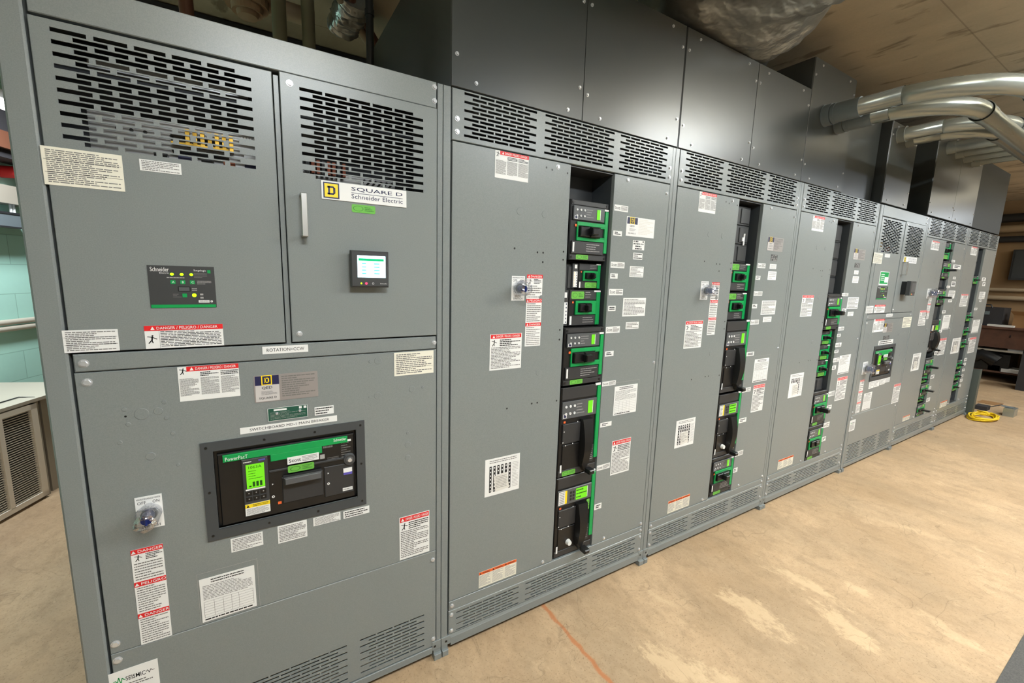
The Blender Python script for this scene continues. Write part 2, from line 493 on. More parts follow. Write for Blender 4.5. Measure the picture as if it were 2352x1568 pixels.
def label(root, kind, tl, br, rows=8, y=0., near=True, r=None, **kw):
    r = r or rect(tl, br); x0, x1, z0, z1 = r; w, h = x1 - x0, z1 - z0
    mb = MB(); nm = 'instruction_label'; lab = None; base = WHT; ink = INKG if not kw.get('ink') else kw['ink']
    if kind in ('cream',): base = CRM
    if kind in ('plain', 'cream', 'bold'):
        paper(mb, r, base)
        n = max(2, rows)
        mb.lines(x0 + .05 * w, x1 - .05 * w, z0 + .06 * h, z1 - .06 * h, n, Y1, INK if kind == 'bold' else ink, .45)
        if rows >= 8:
            for k in (1, 2): mb.plate((x0 + .02 * w, x1 - .02 * w, z0 + h * k / 3, z0 + h * k / 3 + .0008), Y1, INKG)
        lab = {'cream': 'cream paper label with three paragraphs', 'plain': 'white printed instruction label', 'bold': 'small white label in bold print'}[kind]
    elif kind == 'danger3':
        nm = 'danger_label'; paper(mb, r, WHT); hh = h * .14; fw = w * .14
        header(mb, x0 + fw, x1, z1 - hh, z1, 'DANGER / PELIGRO / DANGER', RED); stick_figure(mb, x0 + .01 * w, z1 - hh * 1.7, hh * 1.5)
        cw = w / 3
        for k in range(3):
            a = x0 + cw * k + .02 * w
            mb.lines(a, a + cw * .9, z1 - hh * 2.2, z1 - hh * 1.2, 3, Y1, INK, .5) if k else None
            mb.lines(a, a + cw * .9, z0 + .15 * h, z1 - hh * 2.4, rows, Y1, INKG, .5, .25)
        lab = 'white label with red danger header and three print columns'
    elif kind == 'danger1':
        nm = 'danger_label'; paper(mb, r, WHT); hh = min(h * .11, w * .2)
        header(mb, x0 + .02 * w, x1 - .02 * w, z1 - hh * 1.1, z1 - hh * .1, 'DANGER / PELIGRO / DANGER', RED)
        fs = min(w * .26, h * .2); stick_figure(mb, x0 + .03 * w, z1 - hh * 1.3 - fs, fs)
        mb.lines(x0 + .3 * w, x1 - .04 * w, z1 - hh * 1.3 - fs, z1 - hh * 1.3, 4, Y1, INK, .5)
        mb.lines(x0 + .04 * w, x1 - .04 * w, z0 + .04 * h, z1 - hh * 1.4 - fs, rows, Y1, INKG, .48, .3)
        lab = 'upright white label with red danger header'
    elif kind == 'dangerw':
        nm = 'danger_label'; paper(mb, r, WHT); hh = h * .22
        header(mb, x0, x1, z1 - hh, z1, 'DANGER / PELIGRO / DANGER', RED)
        mb.plate((x0 + .175 * w, x0 + .178 * w, z0, z1 - hh), Y1, INK); stick_figure(mb, x0 + .01 * w, z0 + .2 * h, w * .15)
        mb.lines(x0 + .19 * w, x1 - .03 * w, z0 + .06 * h, z1 - hh * 1.1, rows, Y1, INK, .4)
        lab = 'wide white label with red danger header'
    elif kind == 'stack3':
        nm = 'danger_label'; paper(mb, r, WHT); t = h / 3
        for k, tx in enumerate(('DANGER', 'PELIGRO', 'DANGER')):
            zt = z1 - t * k; hh = t * .15
            header(mb, x0, x1, zt - hh, zt, tx, RED)
            if k == 0:
                fs = w * .3; stick_figure(mb, x0 + .06 * w, zt - hh * 1.1 - fs, fs); mb.lines(x0 + .44 * w, x1 - .04 * w, zt - hh - fs, zt - hh * 1.1, 4, Y1, INK, .5)
                mb.lines(x0 + .06 * w, x1 - .06 * w, zt - t * .97, zt - hh * 1.3 - fs, max(3, rows - 3), Y1, INKG, .4)
            else:
                mb.lines(x0 + .06 * w, x1 - .06 * w, zt - t * .97, zt - hh * 1.15, rows, Y1, INKG, .4)
        lab = 'tall white strip with three stacked red headers'
    elif kind == 'orange':
        nm = 'warning_label'; paper(mb, r, CRM); hh = h * .18
        mb.plate((x0, x1, z1 - hh, z1), Y1, ORG)
        for k in range(3):
            a = x0 + w * (k + .04) / 3; tri(mb, a, z1 - hh * .85, hh * .7, Y2, INK); mb.text('WARNING', a + hh * 1.1, z1 - hh * .8, hh * .55, Y2, INK, w=w * .19, bold=True)
            mb.lines(a, a + w * .28, z0 + .08 * h, z1 - hh * 1.2, rows, Y1, INKL, .55); mb.plate((a + w * .3, a + w * .303, z0, z1 - hh), Y1, INKG)
        lab = 'cream label with an orange warning header'
    elif kind == 'scott':
        nm = 'contractor_label'; paper(mb, r, WHT)
        mb.text('Scott', x0 + .05 * w, z0 + .26 * h, h * .5, Y1, INK, w=w * .38, bold=True)
        mb.lines(x0 + .48 * w, x1 - .05 * w, z0 + .15 * h, z1 - .12 * h, 4, Y1, INKG, .55); lab = 'white contractor sticker with bold name'
    elif kind == 'tag':
        nm = 'circuit_tag'; paper(mb, r, WHT); mb.lines(x0 + .15 * w, x1 - .15 * w, z0 + .2 * h, z1 - .15 * h, 2, Y1, INK, .5, .5, (.2, .4)); lab = 'small white circuit tag'
    elif kind == 'tape':
        nm = 'name_strip'; paper(mb, r, WHT); tx = kw['txt']
        mb.text(tx, x0 + .09 * w, z0 + h * .29, h * .44, Y1, INK, w=w * .82); lab = 'white strip reading ' + tx.lower()
    elif kind == 'nameplate':
        nm = 'nameplate'; mb.box(x0, x1, Y0, 0, z0, z1, kw.get('base', SILV))
        lw = w * .38; b0 = z1 - h * .37
        mb.plate((x0 + .02 * w, x0 + lw, b0, z1 - .03 * h), Y1, NAVY)
        mb.plate((x0 + lw * .3, x0 + lw * .72, b0 + .0, z1 - .01 * h), Y2, YEL); d_logo(mb, x0 + lw * .345, x0 + lw * .675, b0 + .03 * h, z1 - .04 * h, Y2 - .0003, NAVY, YEL)
        mb.plate((x0 + .02 * w, x0 + lw, z0 + .03 * h, b0), Y1, SILVL if kw.get('base') is None else WHT)
        mb.text('QED', x0 + lw * .3, b0 - h * .16, h * .11, Y2, INK, w=lw * .42, bold=True)
        mb.lines(x0 + lw * .28, x0 + lw * .9, z0 + .26 * h, b0 - h * .22, 4, Y2, INKG)
        mb.text('SQUARE D', x0 + lw * .18, z0 + h * .1, h * .09, Y2, INK, w=lw * .7, bold=True)
        mb.lines(x0 + lw + .04 * w, x1 - .05 * w, z0 + .12 * h, z1 - .06 * h, 8, Y1, INKG if kw.get('base') is None else PAPER, .5, .6, (.04, .16))
        lab = 'metal rating plate with navy and yellow emblem'
    elif kind == 'brandplate':
        nm = 'brand_plate'; mb.box(x0, x1, -.003, 0, z0, z1, WHT, .0008); yy = -.0034
        q = h * .86; a = x0 + .02 * w; c = z0 + .07 * h
        mb.plate((a, a + q * .98, c, c + q), yy, NAVY); d_logo(mb, a + q * .08, a + q * .9, c + q * .08, c + q * .92, yy - .0003)
        mb.text('SQUARE D', x0 + .33 * w, z0 + .6 * h, h * .24, yy, NAVY, w=w * .62, bold=True)
        mb.plate((x0 + .33 * w, x0 + .95 * w, z0 + .5 * h, z0 + .525 * h), yy, NAVY)
        mb.text('Schneider Electric', x0 + .33 * w, z0 + .2 * h, h * .25, yy, NAVY, w=w * .62)
        lab = 'white brand plate with square navy and yellow emblem'
    elif kind == 'greenplate':
        nm = 'nameplate'; mb.box(x0, x1, -.0015, 0, z0, z1, DKGRN); yy = -.0019
        mb.ring
        for (a, b, c, d) in ((0, 1, 0, .03), (0, 1, .97, 1), (0, .012, 0, 1), (.988, 1, 0, 1)): mb.plate((x0 + a * w, x0 + b * w, z0 + c * h, z0 + d * h), yy, WHT)
        mb.plate((x0 + .15 * w, x0 + .47 * w, z0 + .76 * h, z0 + .9 * h), yy, WHT); mb.plate((x0 + .78 * w, x0 + .85 * w, z0 + .74 * h, z0 + .92 * h), yy, WHT); mb.plate((x0 + .9 * w, x0 + .97 * w, z0 + .74 * h, z0 + .92 * h), yy, WHT)
        mb.lines(x0 + .06 * w, x1 - .06 * w, z0 + .1 * h, z0 + .68 * h, 5, yy, INKL, .25, .6)
        for a in (.22, .8): mb.disc(x0 + a * w, z0 + .56 * h, .005, -.0015, -.006, STEEL, 10, .003)
        lab = 'dark green riveted data plate'
    elif kind == 'blackplate':
        nm = 'listing_plate'; mb.box(x0, x1, Y0, 0, z0, z1, kw.get('base', WHT)); n = 4
        for i in range(n):
            zz = z1 - h * (i + .2) / n
            for j in range(6):
                if rng.random() < .7: mb.plate((x0 + w * (.06 + j * .15), x0 + w * (.06 + j * .15 + rng.uniform(.06, .14)), zz - h * .14, zz), Y1, INK if kw.get('base') is None else INKL)
        lab = 'small black and white listing plate'
    elif kind == 'sticker':
        nm = 'inspection_sticker'; rounded(mb, r, Y0, STICK)
        mb.flatdisc(x0 + .27 * w, (z0 + z1) / 2, .22 * w, Y1, STICKD, 14, .34 * h); mb.flatdisc(x0 + .27 * w, (z0 + z1) / 2, .19 * w, Y2, STICK, 14, .29 * h)
        mb.lines(x0 + .54 * w, x1 - .08 * w, z0 + .2 * h, z1 - .2 * h, 3, Y1, STICKD, .5); lab = 'green inspection sticker'
    elif kind == 'diagram':
        nm = 'busbar_diagram'; paper(mb, r, WHT)
        mb.lines(x0 + .12 * w, x1 - .1 * w, z1 - .14 * h, z1 - .04 * h, 2, Y1, INKG)
        for k in range(6):
            a = x0 + w * (.12 + .11 * k); zt = z1 - .2 * h; zb = z0 + (.1 if k in (0, 1, 5) else .55) * h
            if kw.get('flip') and k < 4: zb = z0 + .62 * h
            mb.plate((a, a + .065 * w, zb, zt), Y1, INK)
            nn = int((zt - zb) / (h * .1))
            for j in range(nn): mb.plate((a + .018 * w, a + .047 * w, zt - h * .1 * j - .07 * h, zt - h * .1 * j - .035 * h), Y2, WHT)
        q = [(x0 + .24 * w, z0 + .52 * h), (x0 + .62 * w, z0 + .56 * h), (x0 + .70 * w, z0 + .12 * h), (x0 + .30 * w, z0 + .08 * h)]
        mb.face([(a, Y2 - .0002, b) for a, b in q][::-1], PAPER)
        mb.lines(x0 + .3 * w, x0 + .62 * w, z0 + .16 * h, z0 + .5 * h, 7, Y2 - .0005, INKG, .3)
        mb.lines(x0 + .78 * w, x1 - .04 * w, z0 + .1 * h, z1 - .2 * h, 14, Y1, INKL, .3, .1, (.9, 1))
        lab = 'white sheet with black busbar diagram'
    elif kind == 'table':
        nm = 'record_sheet'; paper(mb, r, WHT)
        e = .03 * w   # clear sleeve edge standing past the sheet
        mb.lines(x0 + .2 * w, x1 - .2 * w, z1 - .14 * h, z1 - .03 * h, 2, Y1, INK, .4)
        mb.lines(x0 + .05 * w, x1 - .05 * w, z0 + .5 * h, z1 - .16 * h, 8, Y1, INKG, .35)
        for k in range(7): mb.plate((x0 + .05 * w, x1 - .05 * w, z0 + .1 * h + k * .06 * h, z0 + .1 * h + k * .06 * h + .0007), Y1, INKG)
        for k in (0, .2, .38, .55, .7, 1): mb.plate((x0 + .05 * w + .9 * w * k - .0004, x0 + .05 * w + .9 * w * k + .0004, z0 + .1 * h, z0 + .46 * h), Y1, INKG)
        mb.lines(x0 + .05 * w, x1 - .05 * w, z0 + .02 * h, z0 + .08 * h, 1, Y1, INK, .5)
        for (a, b, c, d) in ((-.03, 1.07, 1.13, 1.137), (1.06, 1.067, -.02, 1.137), (-.03, -.025, 0, 1.137)): mb.plate((x0 + a * w, x0 + b * w, z0 + c * h, z0 + d * h), Y0, INKL)
        lab = 'white record sheet with printed table'
    elif kind == 'seismic':
        nm = 'seismic_label'; paper(mb, r, WHT); zc = z1 - .27 * h
        pts = [(.17, 0), (.22, .03), (.25, -.05), (.28, .1), (.31, -.1), (.34, .06), (.37, 0), (.4, 0)]
        for a, b in zip(pts, pts[1:]): mb.seg((x0 + a[0] * w, zc + a[1] * h), (x0 + b[0] * w, zc + b[1] * h), .0022, Y1, GREEN)
        mb.text('SEISMIC', x0 + .4 * w, zc - .055 * h, h * .12, Y1, INK, w=w * .36, bold=True)
        pts = [(.77, 0), (.8, .05), (.83, -.04), (.86, .05), (.89, 0), (.93, .01)]
        for a, b in zip(pts, pts[1:]): mb.seg((x0 + a[0] * w, zc + a[1] * h), (x0 + b[0] * w, zc + b[1] * h), .0015, Y1, INK)
        mb.lines(x0 + .12 * w, x1 - .12 * w, z0 + .08 * h, zc - .12 * h, 7, Y1, INKG, .45); lab = 'white label with jagged trace emblem'
    elif kind == 'surge':
        nm = 'surge_display'; lab = 'black display panel with green lamps and green edge'
        mb.box(x0, x1, -.0015, 0, z0, z1, CHAR); yy = -.0019
        mb.plate((x0 + .01 * w, x1 - .01 * w, z0, z0 + .075 * h), yy, GREEN)
        mb.text('Schneider', x0 + .04 * w, z1 - .14 * h, h * .1, yy, WHT, w=w * .27, bold=True); mb.text('Electric', x0 + .17 * w, z1 - .19 * h, h * .035, yy, WHT, w=w * .14)
        mb.text('Surgelogic', x0 + .68 * w, z1 - .13 * h, h * .055, yy, WHT, w=w * .19, bold=True); mb.plate((x0 + .89 * w, x0 + .94 * w, z1 - .16 * h, z1 - .08 * h), yy, GREEN)
        mb.lines(x0 + .68 * w, x0 + .88 * w, z1 - .28 * h, z1 - .16 * h, 4, yy, INKG, .4)
        for k in (.35, .495, .64): mb.flatdisc(x0 + k * w, z1 - .2 * h, .03 * w, yy, LEDG, 12, .03 * h)
        mb.lines(x0 + .27 * w, x0 + .66 * w, z1 - .3 * h, z1 - .26 * h, 1, yy, INKL, .5)
        for k, t in ((.36, 'A'), (.505, 'B'), (.65, 'C')):
            mb.plate((x0 + (k - .04) * w, x0 + (k + .035) * w, z1 - .43 * h, z1 - .34 * h), yy, GREEN); mb.text(t, x0 + k * w, z1 - .41 * h, .05 * h, yy - .0003, WHT, align='C')
        mb.lines(x0 + .72 * w, x0 + .94 * w, z1 - .44 * h, z1 - .34 * h, 3, yy, INKL, .4)
        mb.plate((x0 + .42 * w, x0 + .61 * w, z1 - .61 * h, z1 - .49 * h), yy, BLK); mb.plate((x0 + .435 * w, x0 + .595 * w, z1 - .595 * h, z1 - .505 * h), yy - .0003, TRIP)
        mb.lines(x0 + .63 * w, x0 + .71 * w, z1 - .6 * h, z1 - .52 * h, 2, yy, INKL, .4)
        mb.plate((x0 + .48 * w, x0 + .55 * w, z1 - .75 * h, z1 - .66 * h), yy, GREEN); mb.flatdisc(x0 + .66 * w, z1 - .7 * h, .035 * w, yy, LEDG, 12, .045 * h)
        mb.lines(x0 + .34 * w, x0 + .47 * w, z1 - .76 * h, z1 - .66 * h, 3, yy, INKG, .4)
        for dz in (.66, .74): mb.plate((x0 + .75 * w, x0 + .8 * w, z1 - dz * h - .04 * h, z1 - dz * h), yy, INKL)
        mb.plate((x0 + .72 * w, x0 + .89 * w, z0 + .12 * h, z0 + .18 * h), yy, WHT); mb.text('SQUARE', x0 + .735 * w, z0 + .135 * h, h * .035, yy - .0003, INK, w=w * .14, bold=True); mb.ring(x0 + .925 * w, z0 + .15 * h, .008 * w, .02 * w, yy, WHT, 12)
    elif kind == 'blank':
        nm = 'blank_label'; paper(mb, r, WHT); lab = 'small white label'
        mb.lines(x0 + .1 * w, x1 - .1 * w, z0 + .1 * h, z1 - .1 * h, 4, Y1, INKL, .4)
    elif kind == 'greencard':
        nm = 'notice_card'; paper(mb, r, WHT); mb.plate((x0 + .04 * w, x1 - .04 * w, z0 + .1 * h, z1 - .04 * h), Y1, GREEN)
        mb.plate((x0 + .55 * w, x1 - .06 * w, z0 + .2 * h, z0 + .6 * h), Y2, WHT); mb.lines(x0 + .12 * w, x0 + .5 * w, z0 + .3 * h, z1 - .15 * h, 4, Y2, WHT, .5); lab = 'green and white notice card'
    return mb.build(nm, root, lab)


def selector(root, tl, br, rx=None, ang=0., full=True):
    """maintenance mode switch: engraved plate with a blue knob under a clear crumpled guard"""
    x0, x1, z0, z1 = rect(tl, br)
    if x1 - x0 > .1: x0, x1 = (x0 + x1) / 2 - .05, (x0 + x1) / 2 + .05
    w, h = x1 - x0, z1 - z0
    mb = MB(); mb.box(x0, x1, -.0018, 0, z0, z1, WHT); yy = -.0022
    mb.text('MAINTENANCE MODE', x0 + .06 * w, z1 - .1 * h, h * .05, yy, INK, w=w * .88)
    mb.text('OFF', x0 + .08 * w, z1 - .23 * h, h * .09, yy, INK, w=w * .32); mb.text('ON', x0 + .64 * w, z1 - .23 * h, h * .09, yy, INK, w=w * .26)
    mb.text('ERMS', x0 + .28 * w, z0 + .15 * h, h * .07, yy, INK, w=w * .44); mb.text('SWITCH', x0 + .15 * w, z0 + .04 * h, h * .08, yy, INK, w=w * .7)
    cx, cz = (x0 + x1) / 2, (z0 + z1) / 2
    mb.disc(cx, cz, w * .34, 0, -.012, STEEL, 20); mb.disc(cx, cz, w * .3, -.012, -.02, BLK, 20)
    p = mb.build('selector_switch', root, 'white engraved switch plate with clear guard')
    k = MB(); k.disc(cx, cz, w * .25, -.018, -.052, BLUEK, 18, w * .22); k.box(cx - w * .05, cx + w * .05, -.064, -.05, cz - w * .2, cz + w * .2, BLUEK, .003)
    k.build('knob', p, 'dark blue rotary knob')
    g = MB(); n = 18; R = min(w * .46, .042); vs = []; fs = []
    prof = ((1.0, 0.), (1.04, -.02), (.98, -.045), (.92, -.068), (.55, -.074))
    for j, (q, y) in enumerate(prof):
        for i in range(n):
            a = 2 * math.pi * i / n; rr = R * q * (1 + .05 * math.sin(5 * a + j) + rng.uniform(-.04, .04))
            vs.append((cx + rr * math.cos(a), y - .002 + rng.uniform(-.003, .003) * (j > 0), cz + rr * math.sin(a)))
    for j in range(len(prof) - 1):
        for i in range(n):
            b = (i + 1) % n; fs.append((j * n + i, j * n + b, (j + 1) * n + b, (j + 1) * n + i))
    g.faces(vs, fs, CLEAR)
    # lifted flap of the guard above the knob
    g.face([(cx - w * .4, -.03, cz + w * .3), (cx + w * .4, -.03, cz + w * .34), (cx + w * .44, -.06, cz + w * .62), (cx - w * .38, -.055, cz + w * .56)], CLEAR)
    g.build('clear_guard', p, 'clear plastic guard')
    return p


# ------------------------------------------------------------------ circuit breakers in the open columns
class UV:
    def __init__(s, x0, x1, zt, zb): s.a = (x0, x1, zt, zb)

    def r(s, u0, u1, v0, v1):
        x0, x1, zt, zb = s.a; w = x1 - x0; h = zt - zb
        return (x0 + u0 * w, x0 + u1 * w, zt - v1 * h, zt - v0 * h)


def bx(mb, r, y0, y1, m, ch=.0015): mb.box(r[0], r[1], y0, y1, r[2], r[3], m, min(ch, (r[1] - r[0]) * .2, (r[3] - r[2]) * .2))


def sub_sticker(p, r, y):
    mb = MB(); rounded(mb, r, y - .0008, STICK); w = r[1] - r[0]; h = r[3] - r[2]
    mb.flatdisc(r[0] + .28 * w, (r[2] + r[3]) / 2, .2 * w, y - .0012, STICKD, 12, .34 * h); mb.flatdisc(r[0] + .28 * w, (r[2] + r[3]) / 2, .165 * w, y - .0015, STICK, 12, .27 * h)
    mb.lines(r[0] + .55 * w, r[1] - .07 * w, r[2] + .2 * h, r[3] - .15 * h, 3, y - .0012, STICKD, .5)
    mb.build('inspection_sticker', p, 'green inspection sticker')


def sub_label(p, r, y, m=WHT, name='rating_label'):
    mb = MB(); bx(mb, r, y - .0008, y, m, 0); w = r[1] - r[0]; h = r[3] - r[2]
    mb.lines(r[0] + .1 * w, r[1] - .1 * w, r[2] + .1 * h, r[3] - .1 * h, 2 if w > h else 5, y - .0012, INKG, .4); mb.build(name, p, 'small white label')


def trip_unit(p, r, y, lcd=(.70, .82), wide=False, caution=False):
    x0, x1, z0, z1 = r; w, h = x1 - x0, z1 - z0
    mb = MB(); bx(mb, r, y - .006, y, TRIP); yy = y - .0064
    u = lambda a, b, c, d: (x0 + a * w, x0 + b * w, z0 + c * h, z0 + d * h)
    if caution:
        mb.plate(u(.02, .2, .08, .94), yy, WHT); mb.plate(u(.2, .26, .08, .94), yy, YEL); mb.lines(x0 + .04 * w, x0 + .18 * w, z0 + .12 * h, z0 + .9 * h, 6, yy - .0003, INKG, .4)
        for i in range(3):
            for j in range(2): mb.plate(u(.34 + .08 * j, .40 + .08 * j, .2 + .22 * i, .36 + .22 * i), yy, BLK)
    else:
        for i in range(3):
            for j in range(2):
                cx, cz = x0 + (.1 + .12 * i) * w, z0 + (.3 + .42 * j) * h; mb.disc(cx, cz, .05 * min(w, 1.5 * h), y - .006, y - .009, WHT, 10); mb.seg((cx - .002, cz), (cx + .003, cz + .002), .0012, y - .0093, INK)
        mb.lines(x0 + .4 * w, x0 + .64 * w, z0 + .15 * h, z0 + .85 * h, 4, yy, INKL, .25, .6)
        mb.plate(u(.03, .13, .06, .3), yy, WHT); mb.plate(u(.045, .115, .09, .27), yy - .0003, NAVY)
    mb.build('trip_unit', p, 'grey trip unit with dials')
    d = MB(); q = u(*(lcd if not wide else (.52, .86)), .14, .88); bx(d, q, y - .0075, y - .005, LCD, 0)
    if wide: d.lines(q[0] + .002, q[1] - .002, q[2] + .002, q[3] - .002, 3, y - .008, LCDD, .3)
    d.plate((q[1] + .001, q[1] + .004, q[2], q[3]), y - .0066, WHT)
    d.build('display', p, 'lit green display')


def toggle(p, r, y, out=.05, dirn=1):
    """black toggle handle standing out of its green window"""
    x0, x1, z0, z1 = r; w, h = x1 - x0, z1 - z0
    mb = MB(); bx(mb, (x0, x1, z0, z1), y - .004, y, BLK)
    mb.box(x0 + .03 * w, x0 + .46 * w, y - .018, y - .003, z0 + .06 * h, z1 - .06 * h, BLK, .003)
    mb.box(x0 + .48 * w, x0 + .93 * w, y - .022, y - .003, z0 + .04 * h, z1 - .04 * h, BLK, .004)
    mb.box(x0 + .38 * w, x0 + .66 * w, y - out, y - .015, z0 + .2 * h, z1 - .2 * h, BLK, .004)
    mb.build('handle', p, 'black toggle handle')


def green_cover(p, rects, y):
    mb = MB()
    for r in rects: bx(mb, r, y - .007, y, GREEN, .0012)
    return mb.build('cover', p, 'green front cover')


def breaker_framed(root, x0, x1, zt, zb, yf, sticker='low', out=.05, lcd=(.74, .84)):
    g = UV(x0, x1, zt, zb); mb = MB()
    mb.box(x0, x1, yf, yf + .11, zb, zt, BLK, .004)
    for v0, v1 in ((.0, .09), (.9, 1.)): bx(mb, g.r(0.02, .98, v0 + .005, v1 - .005), yf - .003, yf, BLK2)
    for u_ in (.06, .94):
        for v_ in (.045, .95): q = g.r(u_, u_, v_, v_); mb.disc(q[0], q[2], .006, yf - .003, yf - .005, BLK, 10)
    bx(mb, g.r(.05, .88, .68, .89), yf - .008, yf, BLK2)
    q = g.r(.42, .84, .71, .86); mb.lines(q[0], q[1], q[2], q[3], 4, yf - .0084, INKL, .28, .6, (.1, .3))
    q = g.r(.07, .11, .7, .86); mb.plate(q, yf - .0084, WHT)
    bx(mb, g.r(.86, .99, .1, .13), yf - .004, yf, WHT, 0)
    q = g.r(.12, .17, .4, .44); mb.plate(q, yf - .003, ORG)
    p = mb.build('circuit_breaker', root, 'framed moulded case breaker with green cover')
    trip_unit(p, g.r(.06, .87, .1, .33), yf - .002, lcd)
    green_cover(p, [g.r(.17, .9, .355, .42), g.r(.17, .9, .61, .67), g.r(.9, .985, .14, .86), g.r(.17, .2, .42, .61), g.r(.78, .9, .42, .44), g.r(.78, .9, .59, .61)], yf)
    toggle(p, g.r(.205, .77, .42, .61), yf - .002, out)
    if sticker == 'low': sub_sticker(p, g.r(.18, .5, .905, .985), yf - .003)
    return p


def breaker_small(root, x0, x1, zt, zb, yf, sticker='top', aux=None, out=.045):
    g = UV(x0, x1, zt, zb); mb = MB()
    mb.box(x0, x1, yf, yf + .07, zb + .001, zt - .001, BLK, .003)
    bx(mb, g.r(.02, .86, .02, .28), yf - .004, yf, BLK2); bx(mb, g.r(.02, .86, .7, .97), yf - .004, yf, BLK2)
    q = g.r(.5, .8, .05, .24); mb.lines(q[0], q[1], q[2], q[3], 3, yf - .0045, INKL, .25, .6)
    q = g.r(.45, .8, .74, .93); mb.lines(q[0], q[1], q[2], q[3], 3, yf - .0045, INKL, .25, .6)
    mb.plate(g.r(.04, .1, .72, .95), yf - .0045, WHT); bx(mb, g.r(.78, .99, .02, .065), yf - .006, yf, WHT, 0)
    mb.plate(g.r(.1, .15, .32, .37), yf - .003, ORG)
    p = mb.build('circuit_breaker', root, 'small moulded case breaker with green window')
    green_cover(p, [g.r(.2, .86, .3, .37), g.r(.2, .86, .61, .68), g.r(.2, .28, .37, .61), g.r(.7, .86, .37, .61), g.r(.86, .985, .07, .97)], yf)
    toggle(p, g.r(.285, .695, .375, .605), yf - .002, out)
    if sticker == 'top': sub_sticker(p, g.r(.06, .46, .05, .25), yf - .004)
    if sticker == 'low': sub_sticker(p, g.r(.3, .84, .74, .95), yf - .004)
    if aux:
        a = MB(); a.box(aux[0], aux[1], yf - .004, yf + .06, zb + .004, zt - .004, CHAR, .002); w = aux[1] - aux[0]; h = zt - zb
        q = (aux[0] + .2 * w, aux[1] - .08 * w, zb + .08 * h, zb + .66 * h); a.plate(q, yf - .0044, WHT)
        for i in range(6):
            zz = q[2] + (q[3] - q[2]) * (i + .5) / 6; a.plate((q[0] + .5 * w, q[0] + .62 * w, zz - .003, zz + .003), yf - .0048, NAVY); a.plate((q[0] + .1 * w, q[0] + .16 * w, zz - .003, zz + .003), yf - .0048, YEL)
        a.plate((aux[0] + .35 * w, aux[1] - .2 * w, zt - .22 * h, zt - .08 * h), yf - .0044, WHT)
        a.build('terminal_block', p, 'grey terminal block with white and blue label')
    return p


def breaker_lever(root, x0, x1, zt, zb, yf, caution=False, sticker=True, lock=False, seal=False):
    g = UV(x0, x1, zt, zb); mb = MB(); H = zt - zb; W = x1 - x0
    mb.box(x0, x1, yf, yf + .12, zb, zt, BLK, .004)
    bx(mb, g.r(.02, .9, .0, .13), yf - .003, yf, BLK2); bx(mb, g.r(.0, .97, .93, 1.), yf - .003, yf, BLK2)
    bx(mb, g.r(.06, .5, .4, .62), yf - .008, yf, BLK2); bx(mb, g.r(.08, .5, .64, .92), yf - .005, yf, BLK)
    bx(mb, g.r(.8, .9, .7, .9), yf - .004, yf, BLK2); q = g.r(.81, .89, .74, .88); mb.lines(q[0], q[1], q[2], q[3], 5, yf - .0044, INKL, .25, .6)
    mb.plate(g.r(.08, .13, .365, .39), yf - .003, ORG); mb.plate(g.r(.04, .08, .86, .95), yf - .004, WHT)
    for u_, v_ in ((.09, .48), (.07, .6), (.14, .64), (.32, .63), (.42, .39)): q = g.r(u_, u_, v_, v_); mb.flatdisc(q[0], q[2], .003, yf - .0084, WHT, 8)
    bx(mb, g.r(.86, .99, -.012, .012), yf - .005, yf, WHT, 0)
    p = mb.build('circuit_breaker', root, 'large lever operated breaker')
    trip_unit(p, g.r(.02, .9, .15, .34), yf - .002, (.74, .87), wide=caution, caution=caution)
    green_cover(p, [g.r(.91, 1., .02, .86)], yf)
    # long curved operating lever
    l = MB(); z0 = zt - .985 * H; z1 = zt - .37 * H; xa = x0 + .5 * W; xb = x0 + .78 * W; n = 12; vs = []; fs = []
    for i in range(n + 1):
        t = i / n; z = z1 + (z0 - z1) * t; bow = math.sin(math.pi * min(1, t * 1.05)) * .022 + .02
        wl = xa + (.0 if t < .85 else (t - .85) * W * .8); wr = xb - (t * .12) * W
        vs += [(wl, yf - .002, z), (wl + .006, yf - bow, z), (wr - .006, yf - bow - .006, z), (wr, yf - .004, z)]
    for i in range(n):
        for k in range(3): fs.append((4 * i + k, 4 * i + k + 1, 4 * i + k + 5, 4 * i + k + 4))
    fs += [(3, 2, 1, 0), (4 * n, 4 * n + 1, 4 * n + 2, 4 * n + 3)]
    l.faces(vs, fs, BLK); q = (xb - .16 * W, xb - .03 * W)
    l.box(q[0], q[1], yf - .065, yf - .02, z0, z0 + .05 * H, BLK, .004)
    l.build('lever', p, 'long black operating lever')
    if sticker: sub_sticker(p, g.r(.1, .44, .94, .995) if not caution else g.r(.8, .88, .36, .5), yf - .003)
    if seal: m = MB(); q = g.r(.34, .34, .84, .84); m.disc(q[0], q[2], .016, yf - .004, yf - .022, WHP, 14, .012); m.build('padlock_hub', p, 'white round locking hub')
    return p


def blank_plate(root, x0, x1, zt, zb, yf, n=1):
    mb = MB(); h = (zt - zb) / n
    for i in range(n):
        a = zt - h * (i + 1) + .002; b = zt - h * i - .002
        mb.box(x0, x1, yf, yf + .01, a, b, CHAR, .002); mb.box(x0 + .55 * (x1 - x0), x1 - .01, yf - .006, yf, a + .01, b - .012, CHAR, .002)
    return mb.build('filler_plate', root, 'blank charcoal filler plate')


# ------------------------------------------------------------------ switchboard sections
TOPZ, VZ0, COVT, KS1, KS0 = 2.318, 2.142, 2.136, .243, .199


